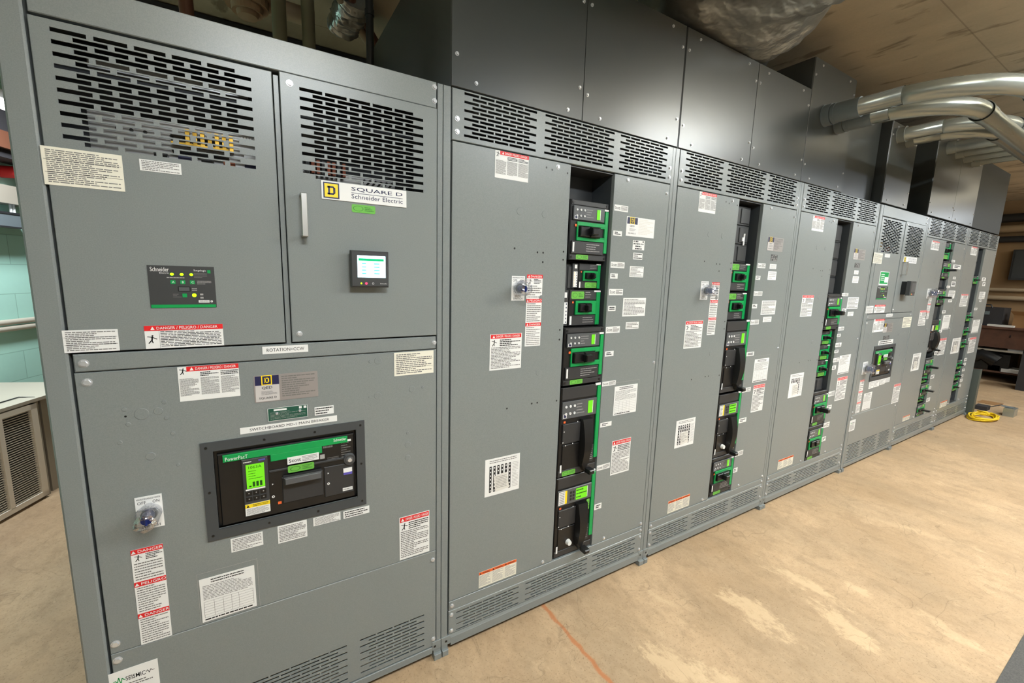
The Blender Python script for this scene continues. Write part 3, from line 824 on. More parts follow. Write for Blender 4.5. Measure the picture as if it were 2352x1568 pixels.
def frame_shell(root, x0, w, depth=1.15):
    """posts, sides, roof, back, bottom channel and the dark back of the front bay"""
    mb = MB(); x1 = x0 + w
    mb.box(x0 + .001, x0 + .030, 0, .06, .075, TOPZ, GREY, .0015)          # left post
    mb.box(x1 - .022, x1 - .001, 0, .06, .075, TOPZ, GREY, .0015)          # right post
    mb.box(x0 + .001, x0 + .004, .06, depth, .03, TOPZ, GREY); mb.box(x1 - .004, x1 - .001, .06, depth, .03, TOPZ, GREY)
    mb.box(x0 + .001, x1 - .001, .06, depth, TOPZ - .003, TOPZ, GREY); mb.box(x0 + .001, x1 - .001, depth - .003, depth, .03, TOPZ, GREY)
    mb.box(x0 + .004, x1 - .004, .30, .303, .08, TOPZ - .01, DARKI)
    # bottom channel: sloping flange over an upright toe
    mb.box(x0 + .045, x1 - .04, -.004, .05, .03, .07, GREY, .0015)
    mb.faces([(x0 + .030, 0, .083), (x1 - .022, 0, .083), (x1 - .022, -.004, .07), (x0 + .030, -.004, .07)], [(3, 2, 1, 0)], GREY)
    mb.box(x0 + .001, x0 + .045, -.004, .05, .042, .083, GREY, .001); mb.box(x1 - .04, x1 - .001, -.004, .05, .042, .083, GREY, .001)
    mb.plate((x0 + .018, x0 + .028, .056, .066), -.0045, BLK); mb.plate((x1 - .03, x1 - .02, .056, .066), -.0045, BLK)
    mb.build('frame', root)
    for a, b in ((x0 + .002, x0 + .03), (x1 - .04, x1 - .002)):
        f = MB(); f.box(a, b, -.016, .06, 0, .028, GREY, .002); f.box(a, b, -.004, .06, .028, .044, GREY)
        f.build('foot', root)


def distribution(x0, w, a, b, label, vents=True):
    root = thing('switchboard_section', label, 'switchboard', (x0 + w / 2, .575, 0), 'switchboard sections in one row')
    frame_shell(root, x0, w); x1 = x0 + w; L = x0 + .037; R_ = x1 - .024
    k = (w / 1.262)
    g1 = [(.083, .405, 5), (.447, .835, 6), (.874, 1.199, 5)]; g2 = [(.072, .397, 5), (.436, .826, 6), (.864, 1.187, 5)]
    mb = MB(); sl = []
    for p, q, n in g1: sl += slot_rows(x0 + p * k, x0 + q * k, n, 2.312, 2.158, 11, .0088)
    slotted(mb, L, R_, VZ0, TOPZ - .002, 0, .003, sl, GREY)
    for z in (2.17, 2.215):
        screw(mb, L + .018, z); screw(mb, R_ - .012, z)
    mb.build('ventilation_grille', root, 'slotted top grille')
    mb = MB(); sl = []
    for p, q, n in g2: sl += slot_rows(x0 + p * k, x0 + q * k, n, .181, .0885, 7, .0062)
    slotted(mb, L, R_, .0845, KS0 - .003, 0, .003, sl, GREY)
    for z in (.177, .1): screw(mb, L + .012, z); screw(mb, R_ - .012, z)
    mb.build('ventilation_grille', root, 'slotted bottom grille')
    mb = MB(); mb.box(L, R_, 0, .02, KS0, KS1, GREY, .0015); screw(mb, L + .014, (KS0 + KS1) / 2); screw(mb, R_ - .012, (KS0 + KS1) / 2)
    mb.build('base_strip', root)
    xa, xb = x0 + a, x0 + b
    # column bay: two cheeks and a back sheet
    mb = MB(); mb.box(xa - .003, xa - .001, .002, .16, KS1 + .01, COVT, CHAR); mb.box(xb + .001, xb + .003, .002, .16, KS1 + .01, COVT, BEZ)
    mb.box(xa, xb, .155, .16, KS1 + .01, COVT, CHAR); mb.box(xa, xb, .01, .16, COVT - .004, COVT - .001, CHAR); mb.box(xa, xb, .01, .16, KS1 + .008, KS1 + .012, CHAR)
    mb.build('breaker_bay', root, 'dark recessed breaker bay')
    pl = MB(); pl.box(L, xa, 0, .02, KS1 + .003, COVT, GREY, .0015)
    pr = MB(); pr.box(xb, R_, 0, .02, KS1 + .003, COVT, GREY, .0015)
    for z in (.262,): screw(pl, xa - .06, z); screw(pr, xb + .085, z); screw(pr, R_ - .014, z)
    screw(pl, xa - .07, COVT - .02); screw(pr, xb + .085, COVT - .018); screw(pr, R_ - .02, COVT - .045); screw(pr, R_ - .015, 1.21)
    for px, pz in ((-.13, 1.915), (-.255, 1.915)): knock(pl, xa + px, pz, .015)
    for px, pz in ((-.13, 1.56), (-.13, 1.225)): knock(pl, xa + px, pz, .014)
    for px, pz in ((-.13, 2.105), (-.10, 2.1), (-.018, 2.098), (-.16, 1.755), (-.13, 1.755), (-.13, 1.715), (-.275, 1.765), (-.02, 1.765), (-.02, 1.73), (-.02, 1.415), (-.02, 1.37),
                   (-.29, 1.08), (-.16, 1.085), (-.13, 1.085), (-.02, 1.08)):
        pl.flatdisc(xa + px, pz, .0045, -.0004, BLK, 8); pl.ring(xa + px, pz, .0045, .006, -.0004, GREY, 10)
    pl.build('cover_panel', root); pr.build('cover_panel', root)
    return root, xa, xb


def main_section(x0, label, group):
    """main breaker section: two slotted doors over a breaker panel"""
    w = 1.095; root = thing('switchboard_section', label, 'switchboard', (x0 + w / 2, .575, 0), group)
    mb = MB(); x1 = x0 + w; D = 1.15
    o = lambda x: x + x0 + 1.095          # measured on the first section, whose origin is -1.095
    mb.box(x0, x0 + .052, -.004, .06, .075, TOPZ, GREY, .005); mb.box(x1 - .021, x1 - .001, 0, .06, .075, TOPZ, GREY, .0015)
    mb.box(x0, x0 + .004, .06, D, .03, TOPZ, GREY); mb.box(x1 - .004, x1 - .001, .06, D, .03, TOPZ, GREY)
    mb.box(x0, x1 - .001, .06, D, TOPZ - .003, TOPZ, GREY); mb.box(x0, x1 - .001, D - .003, D, .03, TOPZ, GREY)
    mb.box(x0 + .004, x1 - .004, .34, .343, .08, TOPZ - .01, DARKI)
    mb.box(x0 + .045, x1 - .04, -.004, .05, .03, .06, GREY, .0015)
    mb.box(x0, x0 + .045, -.004, .05, .042, .083, GREY, .001); mb.box(x1 - .04, x1 - .001, -.004, .05, .042, .083, GREY, .001)
    mb.plate((x1 - .034, x1 - .024, .056, .066), -.0045, BLK)
    mb.box(o(-.535), o(-.521), .004, .03, 1.4, 2.22, GREY, .001)
    mb.build('frame', root)
    for a, b in ((x0 + .002, x0 + .04), (x1 - .035, x1 - .002)):
        f = MB(); f.box(a, b, -.016, .06, 0, .028, GREY, .002); f.box(a, b, -.004, .06, .028, .044, GREY); f.build('foot', root)
    L = x0 + .060; Rr = o(-.026)
    mb = MB(); mb.box(L, Rr, -.002, .02, 2.232, TOPZ, GREY, .002); screw(mb, Rr - .008, 2.30, -.002); screw(mb, Rr - .008, 2.255, -.002); mb.build('top_fascia', root)
    # left door with its slots, gear on an inner plate behind it
    mb = MB(); sl = slot_rows(o(-1.001), o(-.630), 5, 2.207, 1.943, 20, .0098, .0128, same=True)
    slotted(mb, L, o(-.540), 1.421, 2.2225, -.004, .003, sl, GREY)
    d1 = mb.build('door', root, 'slotted door with surge display')
    mb = MB(); sl = slot_rows(o(-.466), o(-.112), 5, 2.199, 1.938, 20, .0096, .0085, same=True)
    slotted(mb, o(-.517), Rr, 1.421, 2.229, -.004, .003, sl, GREY)
    screw(mb, o(-.492), 2.203, -.004); screw(mb, o(-.497), 1.446, -.004)
    mb.build('door', root, 'slotted door with handle and meter')
    g = MB(); g.box(o(-.98), o(-.56), .13, .14, 1.60, 2.07, INNER); g.box(o(-.96), o(-.60), .09, .13, 2.165, 2.185, INNER)
    for i in range(7): g.box(o(-.765) + .018 * i, o(-.755) + .018 * i, .10, .13, 2.005, 2.05, BRASS)
    for i in range(3): g.box(o(-.80), o(-.66), .105, .13, 1.985 + .022 * i, 1.99 + .022 * i, BRASS if i % 2 else BLK)
    for i in range(5): g.box(o(-.84) + .055 * i, o(-.81) + .055 * i, .09, .13, 1.945, 1.972, rng.choice((NAVY, BLK, COPPER)))
    for i in range(6): g.disc(o(-.92) + .03 * i, 2.03, .005, .13, .128, BLK, 8)
    for i in range(6): g.plate((o(-.625) + .008 * i, o(-.621) + .008 * i, 2.055, 2.06), .128, WHT)
    g.box(o(-.62), o(-.57), .12, .135, 1.95, 2.02, WHP)
    g.box(o(-.45), o(-.12), .2, .21, 1.5, 2.0, INNER)
    for i in range(8): g.box(o(-.44) + .017 * i, o(-.43) + .017 * i, .15, .2, 1.985, 2.03, COPPER if i % 3 else BLK)
    for i in range(6): g.tube([(o(-.30) + .02 * i, .12, 1.80), (o(-.29) + .02 * i, .1, 1.93), (o(-.25) + .02 * i, .13, 1.98)], .004, BLK, 6)
    g.build('control_gear', root, 'grey plate of terminals and wiring behind the slots')
    mb = MB(); mb.box(L, Rr, -.002, .02, 1.366, 1.414, GREY, .0028); screw(mb, L + .02, 1.389, -.002, .009); screw(mb, Rr - .008, 1.390, -.002); mb.build('rail_strip', root)
    p = MB(); slotted(p, L, Rr, .516, 1.3615, -.002, .003, [(o(-.752), o(-.330), .832, 1.092)], GREY)
    for (xx, zz, r) in ((-.909, 1.234, .017), (-.872, 1.237, .011), (-.945, 1.252, .006), (-.857, 1.262, .006), (-.855, 1.214, .006), (-.94, 1.208, .006), (-.844, 1.165, .006), (-.962, 1.158, .006),
                        (-.899, 1.105, .012), (-.838, 1.065, .005), (-.247, 1.336, .013), (-.274, 1.335, .006), (-.25, 1.206, .013), (-.278, 1.205, .005), (-.122, 1.216, .012), (-.08, 1.219, .005),
                        (-.14, 1.045, .006), (-.14, .998, .012), (-.141, .945, .011)):
        knock(p, o(xx), zz, r, -.002)
    p.flatdisc(o(-.944), 1.232, .003, -.0025, BLK, 8)
    screw(p, L + .022, 1.337, -.002, .009); screw(p, L + .012, .545, -.002, .009)
    p.build('breaker_panel', root)
    p = MB(); sl = slot_rows(o(-.336), o(-.076), 4, .235, .083, 11, .0065) + slot_rows(o(-.706), o(-.384), 5, .235, .083, 11, .0065) + slot_rows(o(-1.02), o(-.754), 4, .235, .083, 11, .0065)
    slotted(p, L, Rr, .066, .511, -.002, .003, sl, GREY); screw(p, L + .012, .49, -.002, .009); screw(p, Rr - .012, .475, -.002); screw(p, Rr - .01, .1, -.002)
    p.build('lower_panel', root, 'plain lower panel with slotted vents')
    # main breaker
    f = MB(); X0, X1, Z0, Z1 = o(-.783), o(-.300), .798, 1.122; b0, b1, c0, c1 = o(-.752), o(-.330), .832, 1.092; y = -.007
    for r in ((X0, X1, c1, Z1), (X0, X1, Z0, c0), (X0, b0, c0, c1), (b1, X1, c0, c1)): f.box(r[0], r[1], y, -.002, r[2], r[3], BEZ)
    for (a, b) in ((.03, .95), (.35, .95), (.66, .95), (.97, .95), (.03, .5), (.97, .5), (.03, .05), (.35, .05), (.66, .05), (.97, .05)):
        f.disc(X0 + (X1 - X0) * a, Z0 + (Z1 - Z0) * b, .004, y, y - .001, BLK, 8)
    f.box(b0, b1, .012, .1, c0, c1, BLK)
    br = f.build('main_breaker', root, 'dark framed main breaker with green header and lit display')
    B = lambda u0, u1, v0, v1: (b0 + (b1 - b0) * u0, b0 + (b1 - b0) * u1, c1 - (c1 - c0) * v1, c1 - (c1 - c0) * v0)
    f = MB(); bx(f, B(.02, .985, .06, .985), .0, .012, BLK, .003); bx(f, B(.345, .96, .375, .405), -.005, .0, BLK2, .002)
    bx(f, B(.74, .97, .47, .9), -.004, 0, BLK2, .002); q = B(.88, .97, .16, .42); f.lines(q[0], q[1], q[2], q[3], 7, -.0006, INKG, .35, .6)
    q = B(.74, .87, .15, .22); f.lines(q[0], q[1], q[2], q[3], 1, -.0006, INKG, .5); f.plate(B(.715, .75, .285, .345), -.0006, INKL); q = B(.77, .86, .34, .4); f.lines(q[0], q[1], q[2], q[3], 3, -.0006, INKG, .4)
    f.plate(B(.9, .96, .13, .16), -.0006, WHT)
    for u_, v_ in ((.365, .56), (.365, .73), (.77, .56), (.77, .71)):
        q = B(u_, u_, v_, v_)
        if v_ > .6: f.ring(q[0], q[2], .002, .0045, -.0045, WHT, 12)
        else: f.flatdisc(q[0], q[2], .0035, -.0045, WHT, 3)
    f.plate(B(.395, .42, .82, .855), -.0006, ORG)
    f.build('breaker_body', br, 'black breaker face')
    f = MB(); bx(f, B(.055, .93, .075, .165), -.006, 0, GREEN); bx(f, B(.36, .73, .16, .255), -.006, 0, GREEN)
    q = B(.07, .07, .15, .15); f.text('PowerPacT', q[0], q[2], .012, -.0064, WHT, w=.06); q = B(.92, .92, .125, .125); f.text('Schneider', q[0], q[2], .010, -.0064, WHT, w=.042, align='R', bold=True)
    f.build('cover', br, 'green header band')
    f = MB(); bx(f, B(.17, .34, .165, .92), -.01, 0, CHAR, .002); yy = -.0104; q = B(.18, .3, .19, .21); f.lines(q[0], q[1], q[2], q[3], 1, yy, WHT, .5); f.plate(B(.28, .325, .185, .205), yy, PUR)
    for i in range(3):
        for j in range(2): r = B(.185 + .048 * i, .225 + .048 * i, .575 + .075 * j, .635 + .075 * j); bx(f, r, -.013, -.01, BLK, .001); f.flatdisc((r[0] + r[1]) / 2, (r[2] + r[3]) / 2, .002, -.0134, INKL, 6)
    f.build('trip_unit', br, 'charcoal trip unit with keypad')
    f = MB(); r = B(.195, .315, .235, .545); bx(f, r, -.012, -.009, LCD, 0); w_, h_ = r[1] - r[0], r[3] - r[2]
    f.text('1063A', r[0] + .14 * w_, r[3] - .17 * h_, .11 * h_, -.0125, LCDD, w=.72 * w_); f.lines(r[0] + .12 * w_, r[1] - .12 * w_, r[2] + .34 * h_, r[3] - .24 * h_, 4, -.0125, LCDD, .18, .6)
    for i in range(4): f.plate((r[0] + (.12 + .2 * i) * w_, r[0] + (.25 + .2 * i) * w_, r[2] + .06 * h_, r[2] + (.27 if i else .12) * h_), -.0125, LCDD)
    f.plate((r[0] - .004, r[1], r[2] - .006, r[2] - .001), -.0125, WHT)
    f.build('display', br, 'lit green display with bar graph')
    f = MB(); r = B(.175, .34, .75, .9); bx(f, r, -.0115, -.01, WHT, 0); w_, h_ = r[1] - r[0], r[3] - r[2]; f.plate((r[0], r[1], r[3] - .32 * h_, r[3]), -.012, YEL); tri(f, r[0] + .05 * w_, r[3] - .27 * h_, .22 * h_, -.0124, INK)
    f.lines(r[0] + .3 * w_, r[1] - .05 * w_, r[3] - .28 * h_, r[3] - .05 * h_, 2, -.0124, INK); f.lines(r[0] + .05 * w_, r[1] - .05 * w_, r[2] + .06 * h_, r[3] - .4 * h_, 5, -.012, INKG); f.build('caution_label', br, 'yellow and white caution label')
    f = MB(); bx(f, B(.43, .73, .5, .86), -.004, 0, BLK2, .003); bx(f, B(.44, .72, .47, .57), -.028, -.004, BLK2, .004); bx(f, B(.45, .71, .475, .56), -.034, -.028, TRIP, .002)
    f.build('handle', br, 'wide black breaker handle with grey grip')
    r = B(.475, .705, .235, .33); f = MB(); bx(f, r, -.008, -.006, WHT, 0); w_, h_ = r[1] - r[0], r[3] - r[2]; f.text('Scott', r[0] + .05 * w_, r[2] + .25 * h_, .5 * h_, -.0084, INK, w=.37 * w_, bold=True); f.lines(r[0] + .46 * w_, r[1] - .05 * w_, r[2] + .1 * h_, r[3] - .1 * h_, 4, -.0084, INKG); f.build('contractor_label', br, 'white contractor sticker with bold name')
    sub_sticker(br, B(.475, .665, .345, .44), -.0105)
    f = MB(); q = B(.94, .94, .41, .41); f.disc(q[0], q[2], .021, 0, -.012, TRIP, 24, .019); f.ring(q[0], q[2], .012, .018, -.0124, CHAR, 20); f.disc(q[0], q[2], .007, -.012, -.018, STEEL, 14); f.build('lock', br, 'round grey key lock')
    f = MB(); bx(f, B(.89, .96, .535, .595), -.006, -.004, WHT, 0); bx(f, B(.89, .96, .595, .63), -.006, -.004, PUR, 0); f.build('rating_label', br, 'small white and purple label'); f = MB(); bx(f, B(.88, .96, .82, .865), -.0048, -.004, WHT, 0)
    q = B(.885, .885, .855, .855); f.text('SQUARE D', q[0], q[2], .006, -.0052, INK, w=.028, bold=True); f.build('brand_strip', br, 'small white brand strip')
    return root, o


def meter(root, r, depth, dark=False):
    x0, x1, z0, z1 = r; w, h = x1 - x0, z1 - z0
    mb = MB(); mb.box(x0 + .006, x1 - .006, -depth * .6, 0, z0 + .008, z1 - .004, BLK, .002); mb.box(x0, x1, -depth, -depth * .55, z0, z1, CHAR, .004); y = -depth - .0004
    mb.flatdisc(x0 + .26 * w, z0 + .105 * h, .003, y, LEDG, 8); mb.flatdisc(x0 + .39 * w, z0 + .105 * h, .004, y, LEDR, 8); mb.ring(x0 + .57 * w, z0 + .105 * h, .0025, .0035, y, WHT, 10)
    mb.text('Schneider', x0 + .76 * w, z0 + .09 * h, .032 * h, y, WHT, w=.19 * w)
    p = mb.build('power_meter', root, 'black panel meter')
    s = MB(); q = (x0 + .17 * w, x0 + .91 * w, z0 + .27 * h, z0 + .87 * h); s.box(q[0], q[1], y - .0006, y + .001, q[2], q[3], SCRN if not dark else TRIP); sw, sh = q[1] - q[0], q[3] - q[2]; yy = y - .001
    if not dark:
        s.plate((q[0] + .04 * sw, q[1] - .06 * sw, q[3] - .24 * sh, q[3] - .13 * sh), yy, SCRG)
        for i in range(4):
            zz = q[3] - sh * (.34 + .15 * i); s.plate((q[0] + .15 * sw, q[0] + .3 * sw, zz - .05 * sh, zz), yy, SCRB); s.plate((q[0] + .58 * sw, q[0] + .78 * sw, zz - .05 * sh, zz), yy, SCRB)
        s.build('screen', p, 'glowing white and blue screen')
    else: s.build('screen', p, 'dark grey screen')


def pull(root, x, z0, z1):
    mb = MB(); w = .0085; y = -.004
    mb.box(x - w, x + w, -.044, -.038, z0, z1, SATIN, .0015); mb.box(x - w, x + w, -.040, y, z1 - .006, z1, SATIN); mb.box(x - w, x + w, -.040, y, z0, z0 + .006, SATIN)
    mb.build('door_handle', root, 'satin steel bar handle')


#--- first section
s1, o1 = main_section(-1.095, 'grey main breaker section with glowing meter, handled door and open left end', 'switchboard sections in one row')
label(s1, 'cream', (93, 334), (289, 441), 14)
label(s1, 'plain', (320, 365), (418, 402.6), 5)
label(s1, 'surge', (337.5, 608.4), (498.5, 705))
label(s1, 'dangerw', (331, 748), (515, 792), 8)
label(s1, 'plain', (143, 758.5), (276.5, 804), 9)
label(s1, 'tape', (602, 796), (708, 807), txt='ROTATION=CCW')
label(s1, 'danger3', (407, 843), (552.5, 908), 14)
label(s1, 'nameplate', (581.4, 863), (731, 909))
label(s1, 'greenplate', (614, 938), (707, 955.5))
label(s1, 'bold', (722, 935), (766.6, 948), 3)
label(s1, 'tape', (551, 982.5), (774, 964.5), txt='SWITCHBOARD MD-1 MAIN BREAKER', r=(lambda a: (a[0], a[1], at(551, 997).z, at(551, 982.5).z))(rect((551, 982), (774, 966))))
label(s1, 'cream', (904.5, 810), (995, 855), 9)
label(s1, 'plain', (529.5, 1237), (605, 1249), 7)
label(s1, 'plain', (637, 1208), (706, 1230), 8)
label(s1, 'plain', (719, 1189), (782, 1192), 6)
label(s1, 'bold', (788, 1174), (848, 1175.6), 3)
label(s1, 'danger1', (916.6, 1188.6), (985.6, 1264), 12)
selector(s1, (309, 1143), (379, 1204.5))
label(s1, 'stack3', (299.7, 1263.6), (396, 1456.7), 9)
label(s1, 'table', (457, 1331), (590, 1389))
q_ = rect((234, 1553), (362, 1511)); label(s1, 'seismic', None, None, r=(q_[0], q_[1], q_[3] - .12, q_[3]))
label(s1, 'brandplate', (736.5, 414), (932.4, 477.8), r=(lambda a: (a[0], a[1], a[2], a[3]))(rect((736.5, 414), (932.4, 477.8))))
label(s1, 'sticker', (807, 468.5), (861.5, 492.3))
q_ = rect((688, 446), (704.6, 545)); pull(s1, (q_[0] + q_[1]) / 2, q_[2], q_[3])
meter(s1, (-.338, -.213, 1.600, 1.721), .034)
def seat(root):
    """stickers on the raised doors and panels of a main section sit on that face"""
    for ch in root.children:
        n = ch.name.split('.')[0]
        if n.endswith(('_label', '_display', '_strip', 'nameplate', '_switch', '_sheet', '_plate', '_sticker', '_meter', '_card')) and n not in ('rail_strip', 'base_strip'):
            z = sum(v.co.z for v in ch.data.vertices) / len(ch.data.vertices)
            ch.location.y -= .0042 if z > 1.42 else .0022


seat(s1)

#--- second section
s2, xa, xb = distribution(0, 1.262, .592, .853, 'grey breaker section next to the glowing meter section, white-flapped guard on its plain panel')
label(s2, 'danger3', (1137.5, 343.8), (1212.5, 419.5), 14)
selector(s2, (1175.3, 633), (1203.6, 690))
label(s2, 'stack3', (1210.5, 630), (1240, 793), 8)
label(s2, 'danger1', (1125.5, 768), (1196, 844), 12)
label(s2, 'diagram', (1114.5, 1057), (1191.5, 1121))
label(s2, 'orange', (1100, 1315), (1185, 1317), 8)
label(s2, 'nameplate', (1440, 496.5), (1500.8, 547.5), base=WHT); label(s2, 'blackplate', (1454, 551), (1479, 575)); label(s2, 'bold', (1454.6, 580), (1474.5, 596.5), 3)
for a, b in (((1411.5, 469), (1442, 487.6)), ((1403, 600.6), (1433.7, 616)), ((1399.3, 663), (1430, 677.7)), ((1392, 750.4), (1422.8, 763.4)), ((1383.5, 877), (1413.7, 883)), ((1370.8, 1069.8), (1400, 1073.4))): label(s2, 'scott', a, b)
for a, b in (((1408.7, 529), (1427.8, 542.4)), ((1401.8, 627.4), (1418, 640)), ((1397, 702), (1413.3, 714)), ((1389.7, 807), (1408.6, 817)), ((1378.8, 971.6), (1404, 976.4)), ((1365.4, 1158.8), (1380.6, 1166))): label(s2, 'tag', a, b)
label(s2, 'plain', (1447, 610.8), (1476.6, 636.9), 7); label(s2, 'plain', (1431.7, 684), (1480.4, 725), 10); label(s2, 'plain', (1437.5, 740), (1466, 754), 4)
label(s2, 'table', (1412, 888), (1459.8, 944.4)); label(s2, 'danger1', (1406.4, 1013.4), (1443.5, 1079.6), 12)
zz = lambda px, py, y=0.: at(px, py, 1, y).z
A, Bx = xa + .012, xb - .004
breaker_framed(s2, A + .012, Bx - .004, zz(1360, 461), zz(1355, 598.5), .02)
blank_plate(s2, xa + .002, xa + .10, zz(1300, 604, .06), zz(1296, 668, .06), .06)
breaker_small(s2, xa + .112, xb - .012, zz(1368, 605, .05), zz(1362, 664, .05), .05, 'low', aux=(xa + .075, xa + .108))
breaker_small(s2, xa + .055, xb - .012, zz(1355, 665, .04), zz(1345, 748, .04), .04, 'top', aux=(xa + .004, xa + .05))
breaker_framed(s2, A, Bx, zz(1342, 752), zz(1337, 882), .006)
breaker_lever(s2, A, Bx, zz(1335, 887), zz(1327, 1086), .006)
breaker_lever(s2, A, Bx, zz(1326, 1090), zz(1314, 1267), .006, caution=True, seal=True)

#--- third section
s3, xa, xb = distribution(1.262, 1.264, .59, .845, 'grey breaker section with blank filler plates and white mark above two green-windowed breakers')
label(s3, 'danger3', (1607.5, 439.3), (1642, 491.6), 12)
selector(s3, (1610.7, 645.6), (1623.5, 688))
label(s3, 'stack3', (1635, 648), (1641, 768.3), 7, r=(lambda a, b: (a.x, at(1653, 649).x, b.z, a.z))(at(1635, 648), at(1640.5, 768)))
label(s3, 'danger1', (1575, 737.4), (1609, 797), 10); label(s3, 'diagram', (1554, 967), (1591.6, 1018)); label(s3, 'orange', (1535, 1151.8), (1582, 1160), 6)
label(s3, 'nameplate', (1764.7, 543), (1796.5, 578.6)); label(s3, 'blackplate', (1771.7, 584), (1784.4, 599.4), base=CHAR); label(s3, 'blank', (1768.5, 605.7), (1782, 618)); label(s3, 'blank', (1764.7, 622.6), (1781.2, 643))
for a, b in (((1740.8, 604), (1757.3, 616)), ((1731.8, 668.5), (1750, 679)), ((1723.9, 734.8), (1742, 744.4)), ((1705.4, 892), (1723.3, 897.8)), ((1688, 1038.6), (1706, 1042.9))): label(s3, 'scott', a, b)
for a, b in (((1736, 632.8), (1745.5, 642.4)), ((1728, 698), (1738, 707.7)), ((1715, 809), (1731, 816)), ((1697.3, 962), (1713.2, 967.7)), ((1684.3, 1076), (1693, 1082.5))): label(s3, 'tag', a, b)
label(s3, 'plain', (1750.3, 690), (1779, 721.5), 9); label(s3, 'blank', (1753, 727.8), (1770.7, 738.7)); label(s3, 'table', (1733.7, 825.5), (1760.4, 872.7)); label(s3, 'danger1', (1731, 885), (1750, 941), 10)
A, Bx = xa + .012, xb - .004
blank_plate(s3, xa + .002, xb - .03, COVT - .02, zz(1703, 604, .06), .06, 3)
mb = MB(); q_ = at(1709, 550, 1, .05); mb.box(q_.x - .006, q_.x + .004, .048, .054, q_.z - .035, q_.z + .035, WHT); mb.box(q_.x - .02, q_.x - .006, .048, .054, q_.z - .012, q_.z + .012, WHT); mb.build('blank_label', s3, 'torn white label')
breaker_small(s3, xa + .03, xb - .012, zz(1703, 604, .04), zz(1698, 669, .04), .04)
breaker_small(s3, xa + .03, xb - .012, zz(1697, 671, .04), zz(1690, 735, .04), .04)
breaker_lever(s3, A, Bx, zz(1690, 738), zz(1672, 900), .006, sticker=False)
breaker_lever(s3, A, Bx, zz(1674, 905), zz(1662, 1045), .006, caution=True, sticker=False, seal=True)
breaker_framed(s3, A, Bx, zz(1661, 1048), zz(1650, 1134), .006)

#--- fourth section
s4, xa, xb = distribution(2.526, 1.264, .575, .835, 'grey breaker section with empty upper bay and row of tiny breakers halfway down')
label(s4, 'danger3', (1867.9, 494.5), (1890, 533), 10); label(s4, 'danger1', (1843.5, 677.6), (1863, 726), 9); label(s4, 'diagram', (1816, 860), (1839.5, 907.5), flip=True); label(s4, 'orange', (1788, 1056.7), (1819.6, 1065), 5)
label(s4, 'nameplate', (1962.4, 570.6), (1984.8, 598)); label(s4, 'blackplate', (1963.9, 603), (1973.8, 615), base=CHAR); label(s4, 'blank', (1962.4, 620.4), (1970.8, 630)); label(s4, 'blank', (1959, 633.8), (1970.4, 649.8))
for a, b in (((1934, 672.6), (1947.5, 680)), ((1925.6, 750.7), (1937.5, 758)), ((1919, 788), (1931.5, 795.5)), ((1914, 822.9), (1926, 830)), ((1903, 900), (1915.6, 907.5)), ((1891.7, 972), (1904, 978.6))): label(s4, 'scott', a, b)
for a, b in (((1935, 708.5), (1943, 715.4)), ((1922.6, 767), (1930, 773)), ((1916.6, 804), (1925, 809.5)), ((1911.6, 840), (1919, 847.8)), ((1899, 932), (1909, 938)), ((1888, 1004.5), (1895.7, 1011))): label(s4, 'tag', a, b)
label(s4, 'plain', (1948, 682.6), (1968.9, 708.5), 7); label(s4, 'blank', (1947.5, 716), (1959, 725)); label(s4, 'table', (1929, 817), (1948, 855)); label(s4, 'danger1', (1924, 867.7), (1939, 915), 9)
A, Bx = xa + .012, xb - .004
blank_plate(s4, xa + .002, xb - .03, COVT - .02, zz(1920, 676, .06), .06, 4)
breaker_framed(s4, A, Bx, zz(1918, 675), zz(1908, 757), .006, out=.075)
for a, b, c, d in ((1905, 758, 1900, 790), (1900, 791, 1895, 825), (1895, 826, 1888, 864)): breaker_small(s4, xa + .05, xb - .012, zz(a, b, .04), zz(c, d, .04), .04, 'low', out=.05)
blank_plate(s4, xa + .02, xb - .02, zz(1888, 866, .05), zz(1883, 898, .05), .05)
breaker_framed(s4, A, Bx, zz(1882, 900), zz(1871, 978), .006, out=.075)
breaker_framed(s4, A, Bx, zz(1870, 980), zz(1858, 1056), .006, out=.03)

#--- fifth section (second main breaker)
s5, o5 = main_section(3.79 + .012, 'grey main breaker section with green notice card and dark unlit meter', 'switchboard sections in one row')
label(s5, 'cream', (2006.4, 579.4), (2022.5, 606), 8); label(s5, 'blank', (2031.7, 582.6), (2041.8, 591.5)); label(s5, 'greencard', (2021.3, 622.8), (2036.6, 655)); label(s5, 'surge', (2014.5, 657), (2033.7, 687))
label(s5, 'plain', (1989, 702.4), (2002.4, 718.5), 5); label(s5, 'dangerw', (2008.4, 700), (2029.3, 717.3), 5); label(s5, 'brandplate', (2074.7, 588.7), (2102, 606)); label(s5, 'tape', (2035.4, 720.5), (2048.6, 726.5), txt='ROTATION=CCW')
label(s5, 'danger3', (2007, 733.4), (2026.5, 760.7), 8); label(s5, 'cream', (2074.7, 728.5), (2089.6, 750.6), 6); label(s5, 'nameplate', (2029.3, 742.6), (2047.8, 761.5)); label(s5, 'blackplate', (2028.5, 771.5), (2040.6, 778.8), base=CHAR)
label(s5, 'tape', (2017.7, 782.8), (2049.4, 788), txt='SWITCHBOARD MD-2 MAIN BREAKER') if False else label(s5, 'bold', (2017.7, 782.8), (2049.4, 788), 2)
for a, b in (((1996.4, 876.8), (2005, 890)), ((2008.4, 874), (2017.7, 886)), ((2021.3, 871), (2030.5, 881)), ((2032.5, 868), (2041.8, 876))): label(s5, 'blank', a, b)
label(s5, 'stack3', (1975.5, 872), (1975.5, 945), 6, r=(at(1975.5, 872).x, at(1984.4, 872).x, at(1970, 947).z, at(1980, 872).z))
